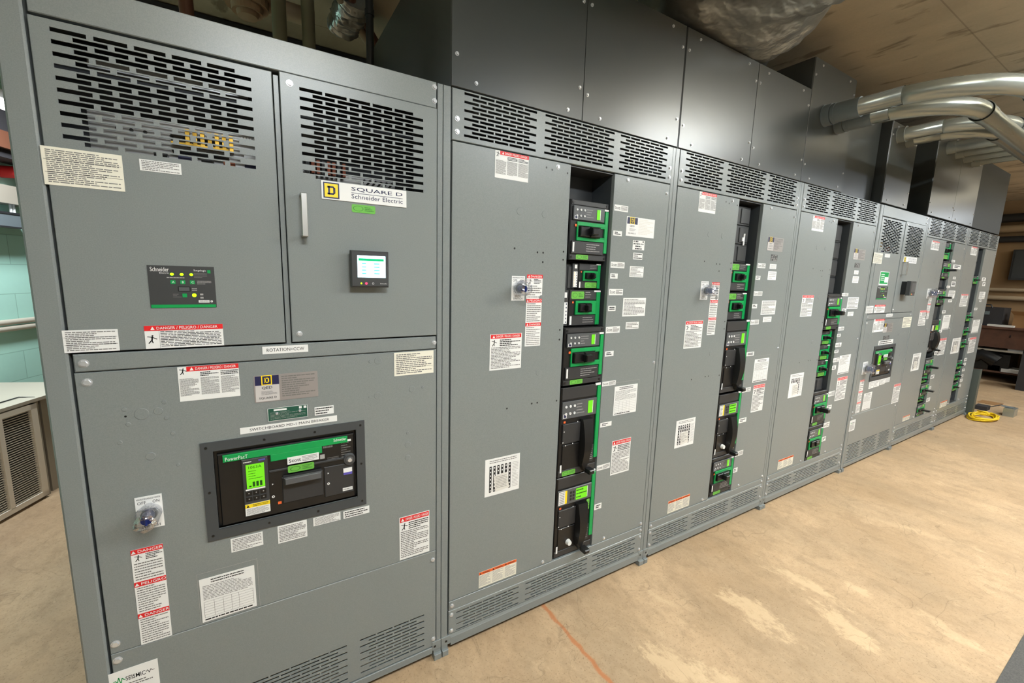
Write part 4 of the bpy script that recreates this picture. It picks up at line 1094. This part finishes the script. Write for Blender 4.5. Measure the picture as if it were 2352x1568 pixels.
label(s5, 'table', (1984.3, 904), (1996.4, 938)); label(s5, 'danger1', (2053.4, 883), (2061.5, 922), 8); label(s5, 'seismic', (1951.4, 966.5), (1961, 986.6))
selector(s5, (1982.3, 831.8), (1988.3, 858))
q_ = rect((2066.7, 600.7), (2078.8, 635)); pull(s5, (q_[0] + q_[1]) / 2 - .03, q_[2] + .01, q_[3])
q_ = rect((2072, 645), (2090, 678)); meter(s5, (q_[0] - .02, q_[0] + .105, q_[2], q_[3]), .07, True)
seat(s5)

#--- sixth section
s6, xa, xb = distribution(4.90, 1.262, .615, .885, 'grey breaker section with column of black toggles and clear guarded switch, beyond the unlit meter')
label(s6, 'danger3', (2140.7, 552), (2155, 575.7), 8); selector(s6, (2128.6, 662.6), (2138, 685)); label(s6, 'stack3', (2134, 680), (2135, 732), 5, r=(at(2134, 680).x, at(2141, 680).x, at(2130, 732).z, at(2136, 680).z))
label(s6, 'danger1', (2113.7, 713), (2123.5, 746.4), 7); label(s6, 'diagram', (2098, 813), (2109, 848.5)); label(s6, 'orange', (2073.8, 957), (2088, 961.8), 4)
for a, b in (((2186, 596.6), (2192.8, 602.4)), ((2190, 606.8), (2205.6, 618.6)), ((2189.4, 635.5), (2194.5, 641)), ((2186, 646), (2193, 658)), ((2174.5, 655.8), (2181, 661.5)), ((2178.6, 688), (2186, 693.6)), ((2164, 713), (2171, 719)),
             ((2156.6, 758), (2162.7, 763)), ((2146.5, 807), (2154, 813)), ((2138, 862), (2144.8, 867.8)), ((2134, 888), (2138, 892.4)), ((2128.6, 915), (2135, 920.5))): label(s6, 'tag', a, b)
label(s6, 'plain', (2180, 667), (2191, 685), 5); label(s6, 'table', (2167.5, 724), (2177.6, 755.5)); label(s6, 'danger1', (2159, 777.5), (2167.5, 813), 7)
c6 = lambda py: 2185 - .181 * (py - 555)
A, Bx = xa + .012, xb - .004
for t, b, st in ((556, 596, 's'), (600, 640, 'f'), (664, 700, 'f'), (735, 806, 'l'), (822, 860, 'f'), (862, 880, 's'), (881, 908, 'f'), (910, 924, 's'), (926, 953, 'f')):
    Z1, Z0 = zz(c6(t), t), zz(c6(b), b)
    if st == 's': breaker_small(s6, xa + .03, xb - .012, Z1, Z0, .03, 'low', out=.05)
    elif st == 'f': breaker_framed(s6, A, Bx, Z1, Z0, .006, out=.085)
    else: breaker_lever(s6, A, Bx, Z1, Z0, .006, caution=True, sticker=False)
blank_plate(s6, xa + .01, xb - .02, zz(c6(641), 641, .04), zz(c6(663), 663, .04), .04); blank_plate(s6, xa + .01, xb - .02, zz(c6(701), 701, .04), zz(c6(734), 734, .04), .04)

#--- seventh section
s7, xa, xb = distribution(6.165, 1.255, .495, .77, 'grey breaker section at the end of the row beside the steel channel')
label(s7, 'danger3', (2232, 565.5), (2241.8, 587), 7); label(s7, 'danger1', (2208.4, 675), (2219, 703), 7); label(s7, 'diagram', (2188.8, 777.5), (2200.6, 809)); label(s7, 'orange', (2160, 923.5), (2172.9, 931), 4)
for a, b in (((2256.4, 637), (2263, 645.7)), ((2257.4, 648), (2262, 657)), ((2250, 688), (2253.5, 693)), ((2237.8, 707), (2243.9, 711.6)), ((2224, 776), (2229, 781)), ((2215, 823), (2220, 828)), ((2212.5, 834), (2217.5, 838.5)), ((2210, 847.5), (2215, 851)),
             ((2207.5, 861), (2211.5, 865.5)), ((2205, 871), (2210, 875.5)), ((2202, 884), (2206, 888))): label(s7, 'tag', a, b)
label(s7, 'plain', (2250.6, 670), (2260.4, 686), 5); label(s7, 'table', (2236, 735), (2245.5, 763)); label(s7, 'danger1', (2228.6, 775.8), (2236, 808), 7)
c7 = lambda py: 2257 - .19 * (py - 570)
A, Bx = xa + .012, xb - .004
blank_plate(s7, xa + .004, xb - .02, COVT - .01, zz(c7(633), 633, .05), .05, 2)
for t, b in ((634, 652), (718, 738), (752, 771), (780, 799), (828, 848), (854, 874), (879, 898)): breaker_small(s7, xa + .03, xb - .012, zz(c7(t), t), zz(c7(b), b), .02, 'low', out=.05)
for t, b in ((653, 716), (740, 750), (800, 826)): blank_plate(s7, xa + .004, xb - .02, zz(c7(t), t, .05), zz(c7(b), b, .05), .05)
blank_plate(s7, xa + .004, xb - .02, zz(c7(900), 900, .05), KS1 + .02, .05)


# ------------------------------------------------------------------ pull boxes on top of the row
def pull_box(x0, x1, z0, z1, y0, seams, label_, m=BOXG, depth=1.1, bolts=True):
    root = thing('pull_box', label_, 'electrical box', ((x0 + x1) / 2, y0 + depth / 2, z0), 'sheet metal pull boxes on the switchboard')
    b = MB(); b.box(x0, x1, y0 + .004, y0 + depth, z0, z1, m, .002); b.build('enclosure', root)
    xs = [x0] + seams + [x1]
    for a, c in zip(xs, xs[1:]):
        p = MB(); p.box(a + .0015, c - .0015, y0, y0 + .004, z0 + .0015, z1, m, .0012)
        if bolts:
            for (u, v) in ((a + .10, z0 + .03), (c - .08, z0 + .03), (a + .022, z0 + .11), (c - .022, z0 + .13), (a + .022, z1 - .1), (c - .022, z1 - .1), (a + .1, z1 - .03), (c - .1, z1 - .03)): screw(p, u, v, y0, .006)
        p.build('cover_panel', root)
    return root


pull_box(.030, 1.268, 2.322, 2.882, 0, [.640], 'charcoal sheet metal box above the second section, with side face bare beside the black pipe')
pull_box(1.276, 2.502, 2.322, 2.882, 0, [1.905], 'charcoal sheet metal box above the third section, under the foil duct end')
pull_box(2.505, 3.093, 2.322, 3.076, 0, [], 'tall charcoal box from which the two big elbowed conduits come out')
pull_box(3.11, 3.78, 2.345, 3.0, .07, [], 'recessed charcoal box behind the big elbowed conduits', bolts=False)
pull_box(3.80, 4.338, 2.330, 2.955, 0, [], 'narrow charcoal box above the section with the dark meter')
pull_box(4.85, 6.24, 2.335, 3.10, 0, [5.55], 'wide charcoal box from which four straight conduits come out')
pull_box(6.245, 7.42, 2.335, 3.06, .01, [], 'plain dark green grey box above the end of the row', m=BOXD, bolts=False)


# ------------------------------------------------------------------ conduits and ducts
def elbow(x, y0, z, y1, x_end, r, rad, n=14):
    """out from the box towards the aisle, a quarter bend, then along the room"""
    pts = [(x, y0, z), (x, (y0 + y1) / 2, z), (x, y1 + rad, z)]
    for k in range(1, n + 1):
        a = math.pi / 2 * k / n; pts.append((x + rad - rad * math.cos(a), y1 + rad - rad * math.sin(a), z))
    pts += [((x + rad + x_end) / 2, y1, z), (x_end, y1, z)]
    return pts


def conduit(label_, pts, r, coup=(), group='galvanised conduits from the pull boxes', loc=None):
    p0 = Vector(pts[0]); root = thing('conduit', label_, 'conduit', p0, group)
    mb = MB(); mb.tube(pts, r, GALV, 24); mb.build('pipe', root)
    for (a, b, rr, m) in coup:
        c = MB(); c.tube([a, b], r * rr, m, 24); c.tube([a, tuple(Vector(a).lerp(Vector(b), .12))], r * (rr + .06), m, 24); c.build('coupling', root)
    return root


for x, y1, rad, z, lb in ((2.71, -.84, .52, 2.765, 'outer of two big galvanised conduits bending out of the tall box'), (2.90, -.60, .42, 2.752, 'inner of two big galvanised conduits bending out of the tall box')):
    conduit(lb, elbow(x, .02, z, y1, 6.2, .053, rad), .053, [((x, 0, z), (x, -.045, z), 1.25, GALVD), ((x, -.05, z), (x, -.20, z), 1.12, GALVD), ((x + rad, y1, z), (x + rad + .13, y1, z), 1.1, GALV)])
for x, y1, rad, z, lb in ((3.93, -.56, .36, 2.867, 'upper galvanised conduit leaving the narrow box'), (4.13, -.44, .30, 2.867, 'lower galvanised conduit leaving the narrow box')):
    conduit(lb, elbow(x, .02, z, y1, 7., .05, rad), .05, [((x, 0, z), (x, -.05, z), 1.2, GALV), ((x + rad, y1, z), (x + rad + .13, y1, z), 1.1, GALV)])
for k, lb in enumerate(('first of four straight galvanised conduits from the wide box', 'second of four straight galvanised conduits from the wide box', 'third of four straight galvanised conduits from the wide box', 'fourth of four straight galvanised conduits, by the end box')):
    x = 5.1 + .26 * k; conduit(lb, [(x, .02, 2.97), (x, -1.2, 2.97), (x, -2.6, 2.97)], .05, [((x, 0, 2.97), (x, -.06, 2.97), 1.2, GALV)])

# foil wrapped duct crossing over the boxes
def foil_duct(name, label_, p0, p1, a, b, nl=60, nr=48, amp=.02, drop=None):
    P0, P1 = Vector(p0), Vector(p1); ax = (P1 - P0).normalized(); sx = ax.cross(Vector((0, 0, 1))).normalized(); up = sx.cross(ax)
    mb = MB(); vs = []; fs = []; rr = random.Random(3)
    ph = [rr.uniform(0, 6.28) for _ in range(8)]
    for i in range(nl + 1):
        t = i / nl; c = P0.lerp(P1, t)
        for k in range(nr):
            an = 2 * math.pi * k / nr; q = abs(math.cos(an)) ** .7 * (1 if math.cos(an) > 0 else -1); w = abs(math.sin(an)) ** .7 * (1 if math.sin(an) > 0 else -1)
            d = amp * (math.sin(9 * t * 6 + 3 * an + ph[0]) * .6 + math.sin(23 * t * 4 + 5 * an + ph[1]) * .5 + math.sin(5 * an + ph[2] + 8 * t) * .5 + rr.uniform(-.5, .5))
            sag = .02 * math.sin(t * 40 + ph[3]) if math.sin(an) < 0 else 0
            vs.append(tuple(c + sx * q * (a + d) + up * (w * (b + d) - sag)))
    for i in range(nl):
        for k in range(nr): j = (k + 1) % nr; fs.append((i * nr + k, i * nr + j, (i + 1) * nr + j, (i + 1) * nr + k))
    mb.faces(vs, fs, FOIL, True); mb.face(vs[:nr][::-1], FOIL); mb.face(vs[-nr:], FOIL)
    o = mb.build(name, None, label_, loc=tuple(P0.lerp(P1, .5)), category='duct')
    return o


foil_duct('insulated_duct', 'crinkled silver foil wrapped duct crossing over the charcoal boxes', (2.12, .85, 3.12), (.3, -2.2, 3.12), .46, .215)
foil_duct('insulated_duct', 'small foil wrapped duct hanging in the dark behind the black pipe', (.0, 1.34, 3.24), (-.02, 1.72, 3.24), .09, .07, 24, 40, .006)

# pipes and fittings above the first section
def post(name, label_, cat, x, y, z0, z1, r, m, strap=False):
    mb = MB(); mb.tube([(x, y, z0), (x, y, z1)], r, m, 16)
    if strap: mb.tube([(x, y, z0 + .55), (x, y, z0 + .63)], r * 1.15, m, 16); mb.tube([(x, y, z1 - .25), (x, y, z1 - .22)], r * 1.2, m, 16)
    return mb.build(name, None, label_, loc=(x, y, z0), category=cat)


TZ = 2.318
post('pipe', 'black vertical pipe beside the charcoal box side', 'pipe', .035, 1.20, 0, 3.34, .022, DKPIPE, True)
post('pipe', 'khaki vertical pipe rising behind the first section, by the black pipe', 'pipe', -.275, 1.30, 0, 3.34, .034, KHAKI)
post('support_post', 'khaki flat post rising behind the first section, by the tan ceiling diffuser', 'post', -.415, 1.34, 0, 3.34, .036, KHAKI)
d = MB(); n = 28; prof = ((.0, 3.03), (.05, 3.035), (.055, 3.06), (.075, 3.055), (.08, 3.09), (.105, 3.085), (.11, 3.13), (.14, 3.125), (.15, 3.2), (.15, 3.349))
vs = []; fs = []; C_ = (-.56, 1.50)
for (r, z) in prof: vs += [(C_[0] + max(r, .001) * math.cos(2 * math.pi * k / n), C_[1] + max(r, .001) * math.sin(2 * math.pi * k / n), z) for k in range(n)]
for i in range(len(prof) - 1):
    for k in range(n): j = (k + 1) % n; fs.append((i * n + k, i * n + j, (i + 1) * n + j, (i + 1) * n + k))
d.faces(vs, fs, TAN); d.build('ceiling_diffuser', None, 'round tan stepped diffuser hanging from the ceiling', loc=(-.56, 1.5, 3.03), category='diffuser')
for k, (x, lb) in enumerate(((-.15, 'beige conduit slanting across the dark ceiling'), (-.11, 'rust brown conduit slanting across the dark ceiling'))):
    m = MB(); q0, q1 = at(748 + 26 * k, -60, 2, 3.22), at(822 + 20 * k, 58, 2, 3.22); m.tube([q0, q0.lerp(q1, .5), q1, q1.lerp(q0, -.6)], .022 if k else .03, RUST if k else BEIGEP, 12); m.build('conduit', None, lb, loc=(x, 1.3, 3.22), category='conduit')
m = MB(); m.tube([(-2.5, 1.55, 3.2), (-.2, 1.65, 3.2)], .05, BEIGEP, 16); m.tube([(-.75, 1.57, 3.2), (-.68, 1.57, 3.2)], .058, RUST, 16); m.build('pipe', None, 'thick tan pipe with rust collar above the tan diffuser', loc=(-1.3, 1.6, 3.2), category='pipe')
m = MB(); m.tube([(-.82, 1.25, 3.34), (-.82, 1.25, 2.0)], .03, RUST, 12); m.build('pipe', None, 'rust brown pipe hanging in the dark corner of the ceiling', loc=(-.82, 1.25, 2.), category='pipe')
m = MB(); m.box(-1.6, .6, 2.3, 2.7, 2.75, 3.34, DKSTUFF); m.build('ceiling_duct', None, 'dark rectangular duct far behind the first section', loc=(-.5, 2.5, 2.75), category='duct')
m = MB(); m.tube([(3.9, 1.25, 2.93), (5.2, 1.25, 2.93)], .035, ORNG, 14); m.tube([(4.0, 1.25, 2.93), (4.0, 1.25, 3.35)], .008, DKPIPE, 8); m.tube([(5.1, 1.25, 2.93), (5.1, 1.25, 3.35)], .008, DKPIPE, 8); m.build('pipe', None, 'orange pipe seen through the gap between the boxes', loc=(4.5, 1.25, 2.93), category='pipe')

# ------------------------------------------------------------------ room
U68 = math.radians(68); ud = Vector((math.cos(U68), math.sin(U68), 0)); nd = Vector((-math.sin(U68), math.cos(U68), 0)); P0 = Vector((-1.962, 2.548, 0))


def wall(name, p0, p1, z0, z1, th, m, side=1):
    """upright slab whose visible face runs p0 -> p1; local x follows the wall"""
    a, b = Vector(p0), Vector(p1); d = (b - a); L = d.length; ang = math.atan2(d.y, d.x)
    mb = MB(); mb.box(0, L, 0, th * side, z0, z1, m) if side > 0 else mb.box(0, L, -th, 0, z0, z1, m)
    o = mb.build(name, None, None, kind='structure'); o.location = (a.x, a.y, 0); o.rotation_euler = (0, 0, ang); return o


fl = MB(); fl.box(-5, 12.2, -4.2, 5.2, -.1, 0, FLOOR); fl.build('floor', None, None, kind='structure')
ce = MB(); ce.box(-5, 12.2, -4.2, 5.2, 3.35, 3.45, CEIL); ce.build('ceiling', None, None, kind='structure')
wo = P0 + nd * .62
wall('wall_left', tuple(wo - ud * 5.4), tuple(wo + ud * 2.2), 0, 3.35, .15, MINT)
wall('wall_back', (-2.2, 4.6), (12.1, 4.6), 0, 3.35, .15, GREYW)
wall('wall_right', (11.95, 4.6), (11.95, -4.1), 0, 3.35, .15, BROWNW)
wall('wall_front', (-4.6, -3.9), (12.1, -3.9), 0, 3.35, .15, GREYW, -1)

# convector cabinet with louvred grille against the mint wall
def wpt(a, b, z): q = P0 + ud * a + nd * b; return (q.x, q.y, z)


def wbox(mb, a0, a1, b0, b1, z0, z1, m):
    vs = [wpt(a0, b0, z0), wpt(a1, b0, z0), wpt(a1, b1, z0), wpt(a0, b1, z0), wpt(a0, b0, z1), wpt(a1, b0, z1), wpt(a1, b1, z1), wpt(a0, b1, z1)]
    mb.faces(vs, [(0, 1, 5, 4), (1, 2, 6, 5), (2, 3, 7, 6), (3, 0, 4, 7), (4, 5, 6, 7), (3, 2, 1, 0)], m)


root = thing('convector_unit', 'grey convector cabinet with cream louvred grille beside the mint block wall', 'heater', wpt(-.6, .3, 0))
m = MB(); wbox(m, -1.5, .075, .012, .6, 0, .70, UNITG); m.build('cabinet', root)
m = MB(); wbox(m, -1.52, .50, -.012, .615, .70, .722, UNITL); m.build('top_sill', root, 'pale sill with a black wire on it')
m = MB()
for (a0, a1, z0, z1) in ((-1.45, .035, .655, .69), (-1.45, .035, .02, .055), (-.01, .035, .02, .69), (-.235, -.205, .05, .66), (-.66, -.63, .05, .66), (-1.08, -1.05, .05, .66), (-1.45, -1.42, .05, .66)): wbox(m, a0, a1, -.012, .012, z0, z1, UNITB)
for i in range(38):
    z = .062 + i * .0158; wbox(m, -1.43, -.01, -.004, .008, z, z + .0026, UNITB)
wbox(m, -1.43, -.01, .009, .0118, .05, .66, BLK); m.build('grille', root, 'cream louvred grille')
m = MB(); wbox(m, .115, .48, .03, .6, 0, .70, UNITG); m.build('side_cabinet', root)
m = MB(); m.tube([wpt(-.9, .12, .727), wpt(-.25, .2, .727), wpt(-.12, .10, .727), wpt(.05, .10, .728), wpt(.07, .02, .72)], .004, BLK, 8)
m.build('loose_wire', None, 'black wire lying on the pale sill of the convector', loc=wpt(-.25, .15, .724), category='wire')
for k, (zc, lb) in enumerate(((1.175, 'upper of two cream wall conduits'), (1.125, 'lower of two cream wall conduits'))):
    m = MB(); m.tube([wpt(-3.5, .585, zc), wpt(1.9, .585, zc)], .022, UNITL, 16); m.build('wall_conduit', None, lb + ' running along the mint wall', loc=wpt(0, .585, zc), category='conduit', group='cream conduits on the mint wall')
m = MB(); wbox(m, -.2, 1.3, .5, .615, 2.085, 2.22, UNITG); m.build('wireway', None, 'pale wireway trough along the mint wall', loc=wpt(0, .56, 2.085), category='wireway')
root = thing('junction_box', 'small steel box hanging below the pale wireway', 'electrical box', wpt(.5, .55, 1.9))
m = MB(); wbox(m, .1, .79, .46, .62, 1.905, 2.01, GALVD); m.build('box_body', root)
m = MB(); wbox(m, .08, .81, .455, .465, 2.0, 2.015, DKPIPE); wbox(m, .08, .81, .455, .465, 1.9, 1.91, DKPIPE); m.build('cover_rim', root, 'dark rim')
for a in (.72, .745): m = MB(); m.tube([wpt(a, .54, 2.01), wpt(a, .54, 2.09)], .009, WHP, 8); m.build('nipple', root)
root = thing('strip_light', 'white strip light high on the mint wall', 'light fixture', wpt(.3, .5, 2.8))
m = MB(); wbox(m, -.6, .86, .44, .615, 2.84, 2.9, WHP); m.build('housing', root)
m = MB(); wbox(m, -.58, .84, .46, .6, 2.80, 2.84, LAMPW); m.build('diffuser', root, 'lit white diffuser')
m = MB(); wbox(m, .4, .86, .36, .6, 2.46, 2.58, RUST); wbox(m, .2, .86, .4, .6, 2.40, 2.46, DKSTUFF); wbox(m, .2, .86, .4, .6, 2.58, 2.74, DKSTUFF); m.build('pipe_bracket', None, 'rust brown bracket under the white strip light', loc=wpt(.6, .5, 2.45), category='bracket')
m = MB(); m.tube([wpt(.78, .4, 2.335), wpt(.78, .62, 2.335)], .045, RED, 20); m.build('alarm_bell', None, 'round red bell on the mint wall', loc=wpt(.78, .5, 2.345), category='alarm')
m = MB(); m.tube([wpt(.88, .52, 1.68), wpt(.90, .62, 1.68)], .012, GALVD, 8); m.build('wall_bracket', None, 'tiny steel clip on the mint wall', loc=wpt(.88, .55, 1.68), category='bracket')

# floor covering and things past the end of the row
m = MB(); m.box(1.1, 5.2, -2.35, -1.285, 0, .008, MATC); m.build('rubber_mat', None, 'dark rubber mat in the corner of the concrete floor', loc=(3, -1.8, 0), category='mat')
m = MB(); cx, cy = 7.42, -.175
for k in range(9):
    R0 = .215 + rng.uniform(-.035, .03); ox, oy = rng.uniform(-.02, .02), rng.uniform(-.02, .02); zb = .012 + .009 * (k % 4)
    m.tube([(cx + ox + R0 * 1.2 * math.cos(2 * math.pi * t / 32), cy + oy + R0 * .52 * math.sin(2 * math.pi * t / 32), zb + .007 * math.sin(t * .7 + k)) for t in range(33)], .008, YCORD, 8)
m.tube([(cx + .2, cy + .1, .05), (cx + .05, cy - .02, .07), (cx - .15, cy + .06, .05)], .008, YCORD, 8)
m.build('extension_cord', None, 'coiled yellow cord lying on the concrete floor', loc=(cx, cy, 0), category='cord')
m = MB()
for (a, b) in ((0, .1), (.11, .2)):
    m.box(7.86 + a, 7.86 + b, -.36, -.26, 0, .105, GALV, .003)
m.box(7.93, 8.02, -.33, -.22, .108, .112, GALVD); m.build('steel_box', None, 'shiny steel switch boxes beside the yellow cord', loc=(7.95, -.3, 0), category='box')
m = MB(); m.box(7.95, 8.12, -.1, .02, 0, .055, DKSTUFF); m.tube([(8.0, -.12, .06), (8.1, -.2, .1), (8.25, -.22, .05)], .006, BLK, 6); m.build('scrap_bundle', None, 'dark scrap bundle behind the yellow cord', loc=(8., -.05, 0), category='scrap')
m = MB(); m.box(7.66, 7.72, -.02, .05, 0, .26, CARD); m.build('wood_block', None, 'short brown wood block standing by the steel channel', loc=(7.69, .01, 0), category='wood')
m = MB(); m.box(7.45, 7.475, -.06, .06, 0, .62, CHAN); m.box(7.475, 7.54, -.06, -.05, 0, .62, CHAN); m.box(7.475, 7.62, .05, .06, 0, .66, CHAN); m.build('steel_channel', None, 'upright grey steel channel leaning at the end of the row', loc=(7.5, 0, 0), category='channel')
m = MB(); m.box(8.5, 8.75, -.12, .1, 0, .006, CARD); m.build('cardboard_sheet', None, 'flat cardboard piece on the floor past the steel channel', loc=(8.6, 0, 0), category='cardboard')

root = thing('workbench', 'brown wooden workbench against the tan wall', 'workbench', (11.3, -.4, 0))
m = MB(); m.box(10.85, 11.9, -2.4, 1.05, .96, 1.0, WOODB); m.build('bench_top', root)
m = MB(); m.box(10.9, 10.93, -2.3, 1.0, .62, .96, WOODB); m.disc(10.89, .84, .02, .3, .29, BLK, 10); m.build('drawer_front', root)
m = MB(); m.box(10.9, 11.85, -2.3, 1.0, .55, .58, UNITG); m.build('shelf', root, 'pale lower shelf')
m = MB(); m.box(10.92, 11.85, -2.3, 1.0, .16, .19, WOODB); m.build('shelf', root)
for y in (.95, -.95, -2.35): m = MB(); m.box(10.9, 10.98, y, y + .06, 0, .96, WOODB); m.build('leg', root)
for (nm, lb, cat, x0, x1, y0, y1, z0, z1, mm) in (
        ('tool_case', 'black tool case on the workbench', 'case', 11.0, 11.5, .45, 1.0, 1.0, 1.33, DKSTUFF), ('cardboard_box', 'open cardboard box on the workbench', 'box', 11.0, 11.4, -.02, .32, 1.0, 1.22, CARD),
        ('coffee_can', 'dark can on top of the cardboard box', 'can', 11.05, 11.2, .08, .22, 1.22, 1.42, BLK), ('loose_papers', 'loose white papers on the workbench edge', 'paper', 10.87, 11.1, .28, .6, 1.0, 1.03, PAPER),
        ('spray_bottle', 'orange bottle among the workbench clutter', 'bottle', 10.9, 10.97, .0, .06, 1.0, 1.13, ORNG), ('small_carton', 'white carton at the workbench edge', 'box', 10.88, 11.0, -.14, -.02, 1.0, 1.1, WHP),
        ('storage_bag', 'black bag on the floor under the workbench shelf', 'bag', 10.95, 11.6, .25, .95, .19, .5, BLK), ('paper_stack', 'pale paper stack on the workbench shelf', 'paper', 10.93, 11.3, -.2, .3, .58, .64, INKL),
        ('red_bag', 'dull red bag on the lowest shelf', 'bag', 10.95, 11.3, .35, .5, .19, .29, RUST), ('folded_sheet', 'white folded sheet on the lowest shelf', 'paper', 10.93, 11.3, -.1, .33, .19, .25, PAPER)):
    m = MB(); m.box(x0, x1, y0, y1, z0, z1, mm); 
    if nm == 'storage_bag': m.tube([(11.0, .4, .36), (11.0, .6, .48), (11.0, .8, .36)], .14, BLK, 10)
    if nm == 'tool_case': m.tube([(11.0, .6, 1.33), (11.0, .62, 1.38), (11.0, .8, 1.38), (11.0, .82, 1.33)], .012, BLK, 8); m.box(10.99, 11.0, .62, .68, 1.2, 1.26, GALVD)
    if nm == 'spray_bottle': m.tube([(10.935, .03, 1.13), (10.935, .03, 1.18)], .015, WHP, 10)
    if nm == 'coffee_can': m.tube([(11.125, .15, 1.42), (11.125, .15, 1.45)], .05, DKPIPE, 12)
    if nm == 'cardboard_box': m.face([(11.0, -.02, 1.22), (10.93, -.06, 1.29), (10.93, .36, 1.29), (11.0, .32, 1.22)], CARD)
    m.build(nm, None, lb, loc=((x0 + x1) / 2, (y0 + y1) / 2, z0), category=cat)
m = MB(); m.box(10.3, 10.75, -.42, .03, 0, .62, DKSTUFF); m.tube([(10.35, 0, .62), (10.35, -.02, 1.3)], .035, DKSTUFF, 10); m.box(10.34, 10.7, -.42, .0, .62, .66, DKPIPE); m.build('waste_bin', None, 'dark bin standing in front of the workbench', loc=(10.5, -.2, 0), category='bin')
for k, (z, r, mm, lb) in enumerate(((1.66, .035, BEIGEP, 'tan pipe along the tan wall above the workbench'), (1.50, .045, BEIGEP, 'thick tan pipe along the tan wall just over the workbench'), (2.62, .06, DKPIPE, 'dark pipe high along the tan wall'), (2.82, .07, BEIGEP, 'thick tan pipe high along the tan wall'), (3.02, .08, DKPIPE, 'thick dark pipe under the ceiling at the tan wall'))):
    m = MB(); m.tube([(11.948 - r, 4.5, z), (11.948 - r, -3.8, z)], r, mm, 14); m.build('wall_pipe', None, lb, loc=(11.86, .3, z), category='pipe')
m = MB(); m.box(11.8, 11.94, -.2, .62, 1.85, 2.42, BLK2, .0); m.box(11.79, 11.8, -.17, .59, 1.88, 2.39, CHAR); m.build('wall_panel', None, 'dark square panel on the tan wall', loc=(11.87, .2, 1.85), category='panel')

# ------------------------------------------------------------------ light
def lamp(name, x, y, z, sx, sy, power, col=(.87, .945, 1.), flip=False):
    l = bpy.data.lights.new(name, 'AREA'); l.shape = 'RECTANGLE'; l.size = sx; l.size_y = sy; l.energy = power; l.color = col
    o = bpy.data.objects.new(name, l); o.location = (x, y, z); o.rotation_euler = (math.pi if flip else 0, 0, 0); COL.objects.link(o)


for x, y, z, sx, p in ((-.15, -2.0, 2.95, 1.2, 54), (1.75, -2.3, 3.0, 1.2, 32), (3.6, -2.0, 3.2, 1.3, 62), (5.6, -2.0, 2.95, 1.3, 36), (7.6, -1.8, 2.9, 1.3, 24), (10.3, -1.6, 2.9, 1.3, 34), (-1.6, 2.5, 2.9, .8, 85)):  # second tube is an added fill that brightens the near sections
    lamp('ceiling_tube', x, y, z, sx, .15, p)
    if y < 0: lamp('ceiling_fill_up', x, y, z + .06, sx, .15, p * 1.15, flip=True)  # upward fill added above each aisle tube to brighten the ceiling
w = bpy.data.worlds.new('world'); S.world = w; w.use_nodes = True
w.node_tree.nodes['Background'].inputs['Color'].default_value = (.9, .95, 1, 1); w.node_tree.nodes['Background'].inputs['Strength'].default_value = .05

vs_ = S.view_settings
S.display_settings.display_device = 'sRGB'
vs_.view_transform = 'Standard'; vs_.look = 'None'; vs_.gamma = 1; vs_.use_curve_mapping = False; vs_.exposure = .86
S.cycles.max_bounces = 8
S.cycles.use_denoising = True
